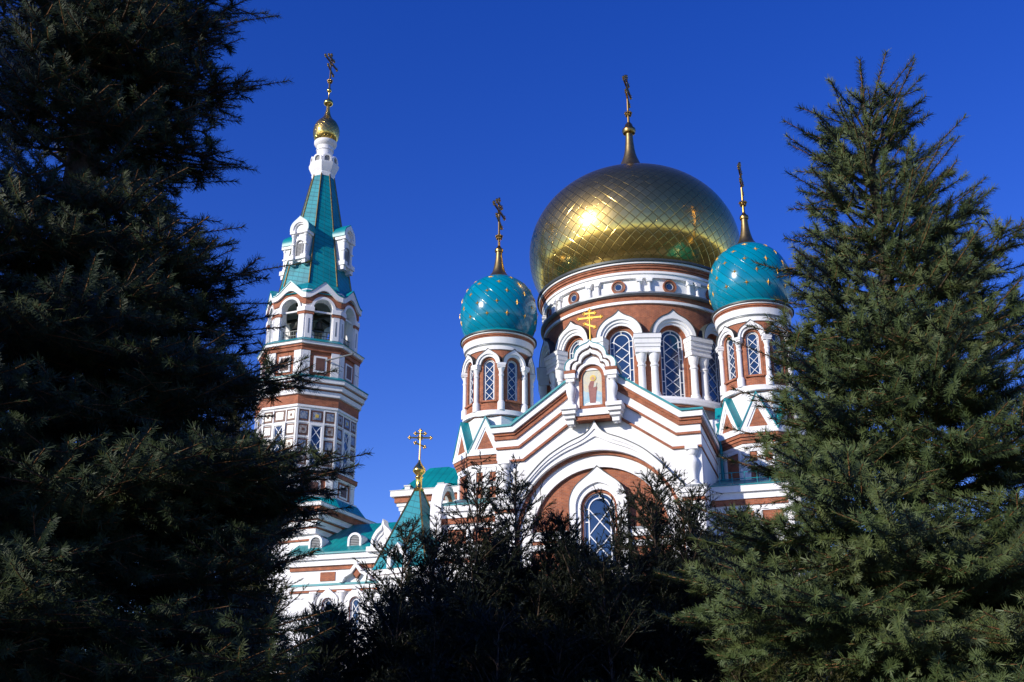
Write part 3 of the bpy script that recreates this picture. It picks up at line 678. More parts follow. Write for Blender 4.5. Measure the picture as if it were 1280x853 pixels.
mb = MB(); mb.prism([(-6.0, 17.13), (6.0, 17.13), (0, 20.4)], 0, 9.6, 'roof')
o = mb.build('nave_roof', nave, (-16.4, 0, 0), R(90))
for x in (-22.8, -18.6): mb = MB(); mb.box(-.6, .6, -5.46, -5.3, 15.1, 15.75, 'brick'); mb.build('brick_panel', nave, (x, 0, 0))
def lucarne(x, y, z):                            # small half-round louvred dormer
    mb = MB(); mb.strip(arch(.56, z, z + .5), arch(.4, z, z + .5), y - .12, y + 1.2, 'white')
    o = mb.build('roof_dormer', nave); g = MB()
    for i in range(7):
        zz = z + .1 + i * .12; h = .4 if zz < z + .5 else math.sqrt(max(.01, .16 - (zz - z - .5) ** 2)); g.box(-h + x, h + x, y - .04, y + .1, zz, zz + .075, 'slat')
    mb2 = None; g.build('louvre', o); o.location = (0, 0, 0)
    for v in o.data.vertices: v.co.x += x
    return o
lucarne(-21.0, -4.9, 17.6); lucarne(-24.2, -4.9, 17.6)
mb = MB()
kp = smoothpf([(-.9, 17.2), (-.85, 17.9), (-.5, 18.5), (-.12, 18.85), (0, 19.3), (.12, 18.85), (.5, 18.5), (.85, 17.9), (.9, 17.2)], 2)[::-1]
for f, y, k in ((1, -6.1, 'white'), (.8, -5.95, 'white')):
    mb.strip([(x * f, 17.2 + (z - 17.2) * f) for x, z in kp], [(x * (f - .2), 17.2 + (z - 17.2) * (f - .2)) for x, z in kp], y, -5.2, k)
mb.prism([(x * .61, 17.2 + (z - 17.2) * .61) for x, z in kp], -5.85, -5.2, 'white'); mb.box(-1.2, 1.2, -6.2, -5.3, 16.95, 17.3, 'white')
mb.build('kokoshnik', nave, (-18.3, 0, 0))
mb = MB(); mb.strip([(1.3, 14.9), (1.0, 15.4), (.45, 15.75), (0, 16.35), (-.45, 15.75), (-1.0, 15.4), (-1.3, 14.9)], [(1.05, 14.9), (.85, 15.25), (.35, 15.5), (0, 15.95), (-.35, 15.5), (-.85, 15.25), (-1.05, 14.9)], -5.85, -5.3, 'white')
mb.prism([(0, 15.15), (.28, 15.5), (0, 15.85), (-.28, 15.5)], -5.7, -5.3, 'brick'); mb.build('ogee_moulding', nave, (-20.4, 0, 0))
for x in (-22.6, -20.4, -18.2):
    o = make_window(.42, 10.8, 13.4, nave, -5.44, .9, loc=(x, 0, 0))
    mb = MB(); mb.strip(ogee(.85, 10.5, 13.45, .3), arch(.46, 10.5, 13.4, 28), -5.7, -5.35, 'white'); mb.strip(arch(.46, 10.6, 13.4), arch(.42, 10.6, 13.4), -5.6, -5.4, 'brick'); mb.build('window_hood', nave, (x, 0, 0))
for x in (-23.7, -21.5, -19.3):
    mb = MB(); column_mb(mb, 0, -5.62, 9, 14.3, .18); mb.build('half_column', nave, (x, 0, 0), smooth=35)
# --- tent-roofed porch
PX, PY = -13.2, -12.0
mb = MB(); q = R(45 - 12)
mb.lathe([(2.45, 0), (2.45, 14.0)], 4, 'white', ph=q); porch = mb.build('tent_porch', cath, (PX, PY, 0))
mb = MB(); mb.lathe([(2.5, 13.6), (2.75, 13.62), (2.75, 13.85), (2.9, 13.86), (2.9, 14.2)], 4, ['white', 'white', 'brick', 'white'], ph=q); mb.build('porch_cornice', porch)
mb = MB(); mb.lathe([(2.95, 14.2), (2.75, 14.5), (.22, 19.75)], 4, 'spire', ph=q); tr = mb.build('tent_roof', porch)
mb = MB()
for k in range(4):
    a = q + k * math.pi / 2; d = (math.sin(a), -math.cos(a)); mb.tube((2.78 * d[0], 2.78 * d[1], 14.5), (.24 * d[0], .24 * d[1], 19.75), .06, 'bronze', 6)
mb.build('gilded_ridge', tr)
mb = MB(); mb.lathe(smoothpf([(.3, 19.6), (.36, 19.72), (.22, 19.9), (.22, 20.5), (.28, 20.55), (.26, 20.62), (.2, 20.7), (.42, 20.95), (.42, 21.15), (.26, 21.4), (.12, 21.6), (.06, 21.8)], 2), 20, 'gold'); mb.build('finial_ball', tr, smooth=True)
make_cross(2.3, tr, (0, 0, 21.65), 'bronze', R(20), False)
for k in range(4):
    mb = MB(); mb.strip(ogee(.8, 14.2, 14.7, .3), arch(.5, 14.2, 14.65, 28), -2.25, -1.4, 'white'); mb.build('kokoshnik', porch, rz=R(-12) + k * math.pi / 2)

# --- bell tower
TX, TY, TR = -28.3, 0, R(-5)
def tpart(name, mb, parent=None, rz=0, smooth=False): return mb.build(name, parent or tower, (0, 0, 0) if parent is not None or True else 0, rz, smooth)
q = math.pi / 8; cq = 1 / math.cos(q)
mb = MB(); c4 = math.sqrt(2)
mb.lathe([(3.95 * c4, 0), (3.95 * c4, 18.9)], 4, 'white', ph=math.pi / 4, cap=False)
tower = mb.build('bell_tower', cath, (TX, TY, 0), TR)
mb = MB()
for z0, z1, e, k in ((18.4, 18.55, .1, 'brick'), (18.9, 19.3, .25, 'white'), (19.3, 19.42, .3, 'brick'), (19.42, 19.85, .5, 'white'), (19.85, 19.97, .55, 'brick'), (19.97, 20.4, .8, 'white'), (20.4, 20.85, .95, 'brick'), (20.85, 21.1, 1.15, 'white'), (21.1, 21.14, 1.18, 'grey')):
    mb.box(-3.95 - e, 3.95 + e, -3.95 - e, 3.95 + e, z0, z1, k)
tpart('base_cornice', mb)
A = 3.85                                         # apothem of the shaft
mb = MB()
mb.lathe([(5.0 * cq, 21.14), (4.3 * cq, 22.1)], 8, 'teal', ph=q, cap=False)
mb.lathe([(4.1 * cq, 21.4), (4.1 * cq, 22.0), (4.0 * cq, 22.02)], 8, 'brick', ph=q, cap=False)
mb.lathe([(4.0 * cq, 22.0), (4.22 * cq, 22.05), (4.22 * cq, 22.25)], 8, 'white', ph=q, cap=False)
mb.lathe([(3.9 * cq, 22.25), (3.9 * cq, 23.7)], 8, 'brick', ph=q, cap=False)
mb.lathe([(3.9 * cq, 23.7), (4.05 * cq, 23.72), (4.05 * cq, 23.9), (4.2 * cq, 23.92), (4.2 * cq, 24.2), (4.25 * cq, 24.22), (A * cq, 24.4)], 8, ['white', 'white', 'brick', 'brick', 'grey', 'white'], ph=q, cap=False)
mb.lathe([(A * cq, 24.3), (A * cq, 29.4)], 8, 'white', ph=q, cap=False)
for k in range(8):
    mb.push(Matrix.Rotation(k * math.pi / 4, 4, 'Z'))
    for sx in (-1, 1): mb.box(sx * 1.3 - .28, sx * 1.3 + .28, -4.02, -3.8, 22.25, 23.7, 'white')
    mb.box(-.62, .62, -3.97, -3.8, 22.45, 23.5, 'white'); mb.box(-.45, .45, -3.99, -3.8, 22.6, 23.35, 'tile_shadow_brown'); mb.pop()
tpart('shaft', mb)
mb = MB()
mb.lathe([(A * cq, 29.4), (4.0 * cq, 29.42), (4.0 * cq, 29.6)], 8, 'white', ph=q, cap=False)
mb.lathe([(4.0 * cq, 29.6), (4.02 * cq, 29.62), (4.02 * cq, 30.4)], 8, 'brick', ph=q, cap=False)
mb.lathe([(4.02 * cq, 30.4), (4.2 * cq, 30.42), (4.2 * cq, 30.8), (4.26 * cq, 30.82), (4.26 * cq, 30.92), (4.42 * cq, 30.94), (4.42 * cq, 31.3), (4.5 * cq, 31.32), (4.5 * cq, 31.42), (4.64 * cq, 31.44), (4.64 * cq, 31.75)], 8,
         ['white', 'white', 'grey', 'brick', 'white', 'white', 'grey', 'brick', 'white', 'white'], ph=q, cap=False)
mb.lathe([(4.64 * cq, 31.75), (4.72 * cq, 31.77), (4.72 * cq, 31.83), (4.0 * cq, 32.2)], 8, 'teal', ph=q, cap=False)
tpart('shaft_cornice', mb)
def tile(mb, x, z, w_, h_, y, kin):
    mb.box(x - w_ / 2, x + w_ / 2, y - .03, y + .1, z - h_ / 2, z + h_ / 2, 'tile_shadow_brown'); mb.box(x - w_ * .34, x + w_ * .34, y - .06, y + .1, z - h_ * .34, z + h_ * .34, kin)
    if kin == 'tile2': mb.box(x - w_ * .12, x + w_ * .12, y - .08, y + .1, z - h_ * .12, z + h_ * .12, 'tile_shadow_brown')
mb0 = None
for k in range(8):
    mb = MB(); y = -A - .02
    for r in range(4):
        for sx in (-1, 1): tile(mb, sx * 1.08, 28.75 - r * 1.2, .86, .92, y, 'tile' if (r + k) % 2 else 'tile2')
    tile(mb, 0, 28.75, 1.0, .92, y, 'tile'); mb.box(-.13, .13, y - .085, y, 28.62, 28.88, 'yellow')
    mb.strip([(.62, 24.6), (.62, 28.15), (-.62, 28.15), (-.62, 24.6)], [(.42, 24.6), (.42, 27.95), (-.42, 27.95), (-.42, 24.6)], y - .14, y + .1, 'white')
    for zz in (29.25, 28.15, 26.95, 25.75): mb.box(-1.58, -.62, y - .07, y, zz - .04, zz + .04, 'white'); mb.box(.62, 1.58, y - .07, y, zz - .04, zz + .04, 'white')
    for sx in (-1, 1): mb.box(sx * 1.53 - .06, sx * 1.53 + .06, y - .08, y, 24.5, 29.3, 'white'); mb.box(sx * .6 - .05, sx * .6 + .05, y - .06, y, 28.2, 29.3, 'white')
    t = tpart('tile_panel', mb, rz=k * math.pi / 4)
    g = MB(); yy = y - .02
    for i in range(3):
        a, b = 24.65 + i * 1.1, 25.75 + i * 1.1; g.bar((-.4, a), (.4, b), .05, yy - .05, yy, 'frame'); g.bar((.4, a), (-.4, b), .05, yy - .047, yy, 'frame')
    g.strip([(.42, 24.6), (.42, 27.95), (-.42, 27.95), (-.42, 24.6)], [(.36, 24.6), (.36, 27.9), (-.36, 27.9), (-.36, 24.6)], yy - .06, yy, 'frame')
    g.box(-.41, .41, yy, yy + .04, 24.61, 27.94, 'glass'); g.build('window', t)
# stage under the bells
mb = MB(); B_ = 3.75
mb.lathe([(B_ * cq, 32.0), (B_ * cq, 34.8)], 8, 'brick', ph=q, cap=False)
for k in range(8):
    mb.push(Matrix.Rotation(k * math.pi / 4, 4, 'Z'))
    for sx in (-1, 1): mb.box(sx * 1.22 - .33, sx * 1.22 + .33, -B_ - .14, -B_ + .1, 32.2, 34.3, 'white'); mb.box(sx * 1.22 - .3, sx * 1.22 + .3, -B_ - .16, -B_ + .1, 33.3, 33.34, 'grey')
    mb.box(-.55, .55, -B_ - .1, -B_ + .1, 32.5, 33.9, 'white'); mb.box(-.38, .38, -B_ - .12, -B_ + .1, 32.65, 33.75, 'tile_shadow_brown'); mb.pop()
mb.lathe([(B_ * cq, 34.3), (3.92 * cq, 34.32), (3.92 * cq, 34.6), (4.02 * cq, 34.62), (4.02 * cq, 34.8), (4.16 * cq, 34.82), (4.16 * cq, 35.02), (4.25 * cq, 35.04)], 8, ['brick', 'brick', 'brick', 'brick', 'white', 'white', 'white'], ph=q, cap=False)
mb.lathe([(4.25 * cq, 35.04), (4.28 * cq, 35.08), (3.6 * cq, 35.5), (.1, 35.52)], 8, 'teal', ph=q, cap=False)
tpart('bell_stage_base', mb)
# belfry: eight open arches
mb = MB(); FB = 3.55; fw = 2 * FB * math.tan(q)
for k in range(8):
    mb.push(Matrix.Rotation(k * math.pi / 4, 4, 'Z'))
    mapf = lambda s_, d, z: (s_ * (FB - d) / FB if abs(s_) > fw / 2 - .01 else s_, -FB + d, z)
    pierced(mb, mapf, -fw / 2, fw / 2, 35.45, 39.9, [(0, .82, 35.45, 38.25)], .7, 'white', 3, 'white')
    mapi = lambda s_, d, z: (s_, -FB + .7 + d, z)
    fi = fw - 2 * .7 * math.tan(q); pierced(mb, mapi, -fi / 2, fi / 2, 35.45, 39.9, [(0, .82, 35.45, 38.25)], .01, 'inner', 3)
    for sx in (-1, 1):
        mb.box(sx * 1.16 - .26, sx * 1.16 + .26, -FB - .12, -FB + .02, 35.5, 37.6, 'white'); mb.box(sx * 1.16 - .05, sx * 1.16 + .05, -FB - .135, -FB, 35.9, 37.2, 'grey')
        mb.box(sx * 1.13 - .36, sx * 1.13 + .36, -FB - .15, -FB + .02, 37.6, 37.85, 'brick'); mb.box(sx * 1.13 - .38, sx * 1.13 + .38, -FB - .2, -FB + .02, 37.85, 38.25, 'white')
    mb.strip(arch(1.05, 38.2, 38.25), arch(.82, 38.2, 38.25), -FB - .14, -FB + .05, 'white')
    hood = lambda o_, l_: [(-math.cos(math.pi * i / 24) * -1 * 1.5, 0) for i in range(25)]
    def wave(z0, amp, e):
        hw_ = (FB + e) * math.tan(q); out = []
        for i in range(29):
            x = hw_ * (1 - 2 * i / 28); u = abs(x) / hw_; z = z0 + amp * (math.cos(math.pi * min(1, u * 1.05)) * .5 + .5) + .22 * max(0, 1 - u / .35) ** 2 * (amp > .8); out.append((x, z))
        return out
    mb.strip(wave(39.0, .82, .1), wave(38.5, .78, .1), -FB - .1, -FB + .02, 'brick')
    mb.strip(wave(39.45, .95, .28), wave(39.0, .8, .28), -FB - .28, -FB + .02, 'white')
    mb.strip(wave(39.52, .98, .34), wave(39.45, .95, .34), -FB - .34, -FB + .3, 'teal')
    mb.box(-.8, .8, -FB + .3, -FB + .36, 36.3, 36.36, 'dark'); mb.box(-.8, .8, -FB + .3, -FB + .36, 35.9, 35.95, 'dark')
    for i in range(7): mb.box(-.75 + i * .25 - .015, -.75 + i * .25 + .015, -FB + .31, -FB + .35, 35.45, 36.3, 'dark')
    mb.box(-.82, .82, -FB + .15, -FB + .28, 37.95, 38.08, 'white')
    mb.pop()
mb.lathe([(.3, 39.6), (3.3 * cq, 39.6)], 8, 'inner', ph=q, cap=False)
mb.box(-2.6, 2.6, -.15, .15, 38.6, 38.9, 'dark_bronze'); mb.box(-.15, .15, -2.6, 2.6, 38.9, 39.2, 'dark_bronze')
tpart('belfry', mb)
mb = MB(); mb.lathe([(3.75 * cq, 39.5), (2.98 * cq, 40.7), (.9 * cq, 52.6)], 8, 'spire', ph=q, cap=False)
tent = tpart('tent_spire', mb)
mb = MB()
for k in range(8):
    a = q + k * math.pi / 4; d = (math.sin(a), -math.cos(a)); mb.tube((3.0 * cq * d[0], 3.0 * cq * d[1], 40.7), (.91 * cq * d[0], .91 * cq * d[1], 52.6), .07, 'bronze', 6)
tpart('gilded_ridge', mb, tent)
for k in range(0, 8, 2):                         # four dormers on the tent
    mb = MB(); y = -3.0
    mb.box(-.72, .72, y + .1, -1.6, 42.9, 45.9, 'white')
    for sx in (-1, 1):
        mb.lathe([(.17, 43.4), (.17, 43.6), (.12, 43.7), (.13, 45.2), (.18, 45.3), (.18, 45.5)], 10, 'white', cx=sx * .62, cy=y); mb.box(sx * .62 - .26, sx * .62 + .26, y - .3, -2.0, 43.0, 43.4, 'white')
        mb.box(sx * .62 - .18, sx * .62 + .18, y - .18, -2.2, 42.6, 43.0, 'white'); mb.box(sx * .62 - .25, sx * .62 + .25, y - .25, -1.8, 45.5, 45.8, 'white')
        mb.box(sx * .62 - .17, sx * .62 + .17, y - .16, y + .2, 44.45, 44.58, 'white')
    mb.box(-.85, .85, y - .1, -2.0, 43.1, 43.25, 'white'); mb.box(-.72, .72, y - .08, y + .2, 45.6, 45.75, 'white')
    mb.strip(ogee(.88, 45.8, 46.0, .22), arch(.6, 45.8, 45.98, 28), y - .22, -1.5, 'white'); mb.strip(arch(.6, 45.8, 45.98), arch(.48, 45.8, 45.98), y - .1, y + .3, 'white')
    mb.prism([(x, z) for x, z in arch(.5, 45.8, 45.98)], y + .05, -1.6, 'white')
    mb.strip(arch(.36, 43.5, 44.6), arch(.26, 43.5, 44.6), y - .02, y + .2, 'slat')
    dm = tpart('spire_dormer', mb, tent, rz=k * math.pi / 4)
    mb = MB(); mb.strip(ogee(.94, 45.78, 46.0, .25), ogee(.885, 45.78, 46.0, .225), y - .2, -1.1, 'teal'); dr = tpart('dormer_roof', mb, tent, rz=k * math.pi / 4)
    mb = MB()
    for i in range(9): mb.box(-.26, .26, y + .04, y + .15, 43.5 + i * .13, 43.59 + i * .13, 'slat')
    tpart('louvre', mb, tent, rz=k * math.pi / 4)
mb = MB()
mb.lathe([(.95 * cq, 52.4), (1.0 * cq, 52.75), (.95 * cq, 52.8), (1.25 * cq, 53.5), (1.28 * cq, 53.75), (1.2 * cq, 53.8), (1.0 * cq, 53.82)], 8, ['white', 'white', 'white', 'white', 'grey', 'white'], ph=q)
for k in range(8):
    mb.push(Matrix.Rotation(k * math.pi / 4, 4, 'Z')); mb.strip(arch(.42, 53.8, 54.1), arch(.26, 53.8, 54.1), -1.2, -.6, 'white'); mb.prism(arch(.27, 53.8, 54.1), -1.08, -.6, 'slat'); mb.pop()
mb.lathe([(1.0 * cq, 53.8), (.78, 54.5), (.72, 54.6)], 8, 'white', ph=q, cap=False)
mb.lathe([(.74, 54.4), (.72, 55.3), (.8, 55.32), (.8, 55.42), (.74, 55.44), (.76, 55.75), (.95, 55.9), (1.04, 56.1), (1.04, 56.25), (.9, 56.3)], 28, 'white')
tpart('lantern', mb, smooth=35)
mb = MB(); pf = smoothpf([(.85, 56.28), (1.1, 56.65), (1.22, 57.2), (1.17, 57.8), (.93, 58.35), (.58, 58.75), (.34, 59.15), (.2, 59.7), (.14, 60.3)], 5); mb.lathe(pf, 40, 'gilded', panels=18)
on = tpart('onion_dome', mb, smooth=True)
mb = MB(); mb.lathe(smoothpf([(.14, 60.2), (.4, 60.42), (.44, 60.6), (.38, 60.8), (.1, 61.0), (.07, 61.7), (.2, 61.85), (.22, 62.0), (.16, 62.15), (.06, 62.3)], 3), 18, 'gold'); tpart('finial_ball', mb, on, smooth=True)
make_cross(3.9, on, (0, 0, 62.2), 'bronze', math.pi / 2 - TR)
mb = MB(); mb.tube((3.0, -2.4, 33.6), (5.6, -2.6, 33.75), .07, 'grey', 8); mb.ball((5.62, -2.6, 33.75), .12, 'grey', 8); tpart('flood_light_arm', mb)

# --- bells hang free inside the belfry
def make_bell(loc, s, label):
    mb = MB()
    pf = smoothpf([(.98, 0), (.93, .12), (.78, .38), (.66, .75), (.58, 1.15), (.5, 1.4), (.3, 1.55), (.1, 1.6)], 3)
    mb.lathe([(a * s, b * s) for a, b in pf], 28, 'dark_bronze', cap=False)
    mb.lathe([(.9 * s, .02), (.7 * s, .4 * s), (.5 * s, 1.2 * s), (.05, 1.4 * s)], 24, 'dark_bronze', cap=False)
    o = mb.build('church_bell', None, loc, 0, True); tag(o, label, 'bell', 'bells in the belfry of the bell tower')
    m2 = MB(); m2.tube((-.12 * s, 0, 1.58 * s), (-.12 * s, 0, 2.2 * s), .05 * s, 'dark_bronze'); m2.tube((.12 * s, 0, 1.58 * s), (.12 * s, 0, 2.2 * s), .05 * s, 'dark_bronze'); m2.build('crown_loop', o)
    m3 = MB(); m3.tube((0, 0, 1.4 * s), (0, 0, .05), .04 * s, 'dark_bronze'); m3.ball((0, 0, .02), .16 * s, 'dark_bronze'); m3.build('clapper', o)
def cw(x, y, z):                                 # tower frame -> world
    a = TR; lx, ly = TX + x * math.cos(a) - y * math.sin(a), TY + x * math.sin(a) + y * math.cos(a)
    return (CX + lx * math.cos(TH) - ly * math.sin(TH), CY + lx * math.sin(TH) + ly * math.cos(TH), z)
make_bell(cw(0, -2.3, 36.75), .52, 'dark bronze bell hanging in the sunlit left arch of the bell tower')
make_bell(cw(1.62, -1.62, 36.75), .5, 'dark bronze bell hanging in the shaded middle arch of the bell tower')

# ------------------------------------------------------------------ ground
def gmat(name, c1, c2, sc1):
    m = simple(name, c1, c2, .95, 0, sc1, .4, 8); return m
M['grass'] = gmat('autumn grass', (.030, .036, .014), (.075, .062, .03), .25); M['paving'] = gmat('grey paving', (.15, .145, .135), (.22, .21, .2), .5); M['kerb'] = gmat('kerb stone', (.26, .25, .24), (.34, .33, .31), 1)
def struct(name, mb):
    o = mb.build(name); o['kind'] = 'structure'; return o
mb = MB(); mb.add([(-3000, -3000, 0), (3000, -3000, 0), (3000, 3000, 0), (-3000, 3000, 0)], [(0, 1, 2, 3)], 'grass'); struct('ground', mb)
mb = MB(); mb.add([(-40, 40, .004), (60, 26, .004), (70, 118, .004), (-45, 118, .004)], [(0, 1, 2, 3)], 'paving'); struct('plaza', mb)
mb = MB(); mb.add([(-60, -4, .004), (60, -4, .004), (60, 1.2, .004), (-60, 1.2, .004)], [(0, 1, 2, 3)], 'paving'); struct('path', mb)
mb = MB(); mb.box(-60, 60, 1.2, 1.35, -.1, .1, 'kerb'); struct('kerb', mb)

# ------------------------------------------------------------------ trees
def tri_mesh(name, parent, parts, loc=(0, 0, 0)):
    """parts: list of (verts Nx3, tris Kx3, tint N, material key)"""
    V = []; F = []; Tn = []; Mi = []; keys = []; b = 0
    for v, f, t, k in parts:
        if len(f) == 0: continue
        if k not in keys: keys.append(k)
        V.append(v); F.append(f + b); Tn.append(t); Mi.append(np.full(len(f), keys.index(k), np.int32)); b += len(v)
    V = np.concatenate(V).astype(np.float32); F = np.concatenate(F).astype(np.int32); Tn = np.concatenate(Tn).astype(np.float32); Mi = np.concatenate(Mi)
    me = bpy.data.meshes.new(name); me.vertices.add(len(V)); me.vertices.foreach_set('co', V.ravel())
    me.loops.add(len(F) * 3); me.loops.foreach_set('vertex_index', F.ravel())
    me.polygons.add(len(F)); me.polygons.foreach_set('loop_start', np.arange(0, len(F) * 3, 3, dtype=np.int32)); me.polygons.foreach_set('material_index', Mi)
    at = me.attributes.new('tint', 'FLOAT', 'POINT'); at.data.foreach_set('value', Tn)
    for k in keys: me.materials.append(M[k])
    me.update(calc_edges=True)
    o = bpy.data.objects.new(name, me); col.objects.link(o); o.location = loc; o.parent = parent
    return o
def norm(a): return a / np.maximum(1e-9, np.linalg.norm(a, axis=1, keepdims=True))
def needles(rng, P0, P1, tint, dens, ln, wd, beta, key, taper=.35, blunt=.55, quad=True):
    L = np.linalg.norm(P1 - P0, axis=1); cnt = np.maximum(3, (L * dens).astype(int)); idx = np.repeat(np.arange(len(L)), cnt); n = len(idx)
    t = rng.random(n); ax = norm(P1 - P0)[idx]; base = P0[idx] + (P1 - P0)[idx] * t[:, None]
    r = norm(np.cross(ax, rng.normal(size=(n, 3)))); bt = beta * (1 - taper * t ** 3) * (1 + .16 * rng.normal(size=n))
    d = ax * np.cos(bt)[:, None] + r * np.sin(bt)[:, None]; s = np.cross(ax, r)
    l = ln * (.8 + .4 * rng.random(n)); w_ = wd * (.8 + .4 * rng.random(n)); tn = np.clip(tint[idx] + .12 * rng.normal(size=n), 0, 1)
    if not quad:
        a = s * w_[:, None] / 2; v = np.stack([base - a, base + a, base + d * l[:, None]], 1)
        return (v.reshape(-1, 3), np.arange(n * 3).reshape(-1, 3), np.repeat(tn, 3), key)
    v = np.empty((n, 4, 3)); a = s * w_[:, None] / 2; tip = base + d * l[:, None]
    v[:, 0] = base - a; v[:, 1] = base + a; v[:, 2] = tip + a * blunt; v[:, 3] = tip - a * blunt
    f = np.array([[0, 1, 2], [0, 2, 3]])[None] + (np.arange(n) * 4)[:, None, None]
    return (v.reshape(-1, 3), f.reshape(-1, 3), np.repeat(tn, 4), key)
def sticks(P0, P1, r0, r1, key):
    n = len(P0); ax = norm(P1 - P0); h = np.where(np.abs(ax[:, 2:3]) > .9, np.array([[1., 0, 0]]), np.array([[0, 0, 1.]])); u = norm(np.cross(ax, h)); w_ = np.cross(ax, u); V = np.empty((n, 6, 3))
    for i in range(3):
        a = 2 * math.pi * i / 3; d = u * math.cos(a) + w_ * math.sin(a); V[:, i] = P0 + d * r0[:, None]; V[:, 3 + i] = P1 + d * r1[:, None]
    F = []
    for i in range(3):
        j = (i + 1) % 3; F += [[i, j, 3 + j], [i, 3 + j, 3 + i]]
    F = (np.array(F)[None] + (np.arange(n) * 6)[:, None, None]).reshape(-1, 3)
    return (V.reshape(-1, 3), F, np.full(n * 6, .5), key)
def trunk_mb(H, r, key='bark', bend=.0):
    mb = MB(); n = 14
    pf = [(r * (1.5 if i == 0 else 1) * (1 - .93 * i / n), H * i / n) for i in range(n + 1)]
    mb.lathe(pf, 12, key); return mb

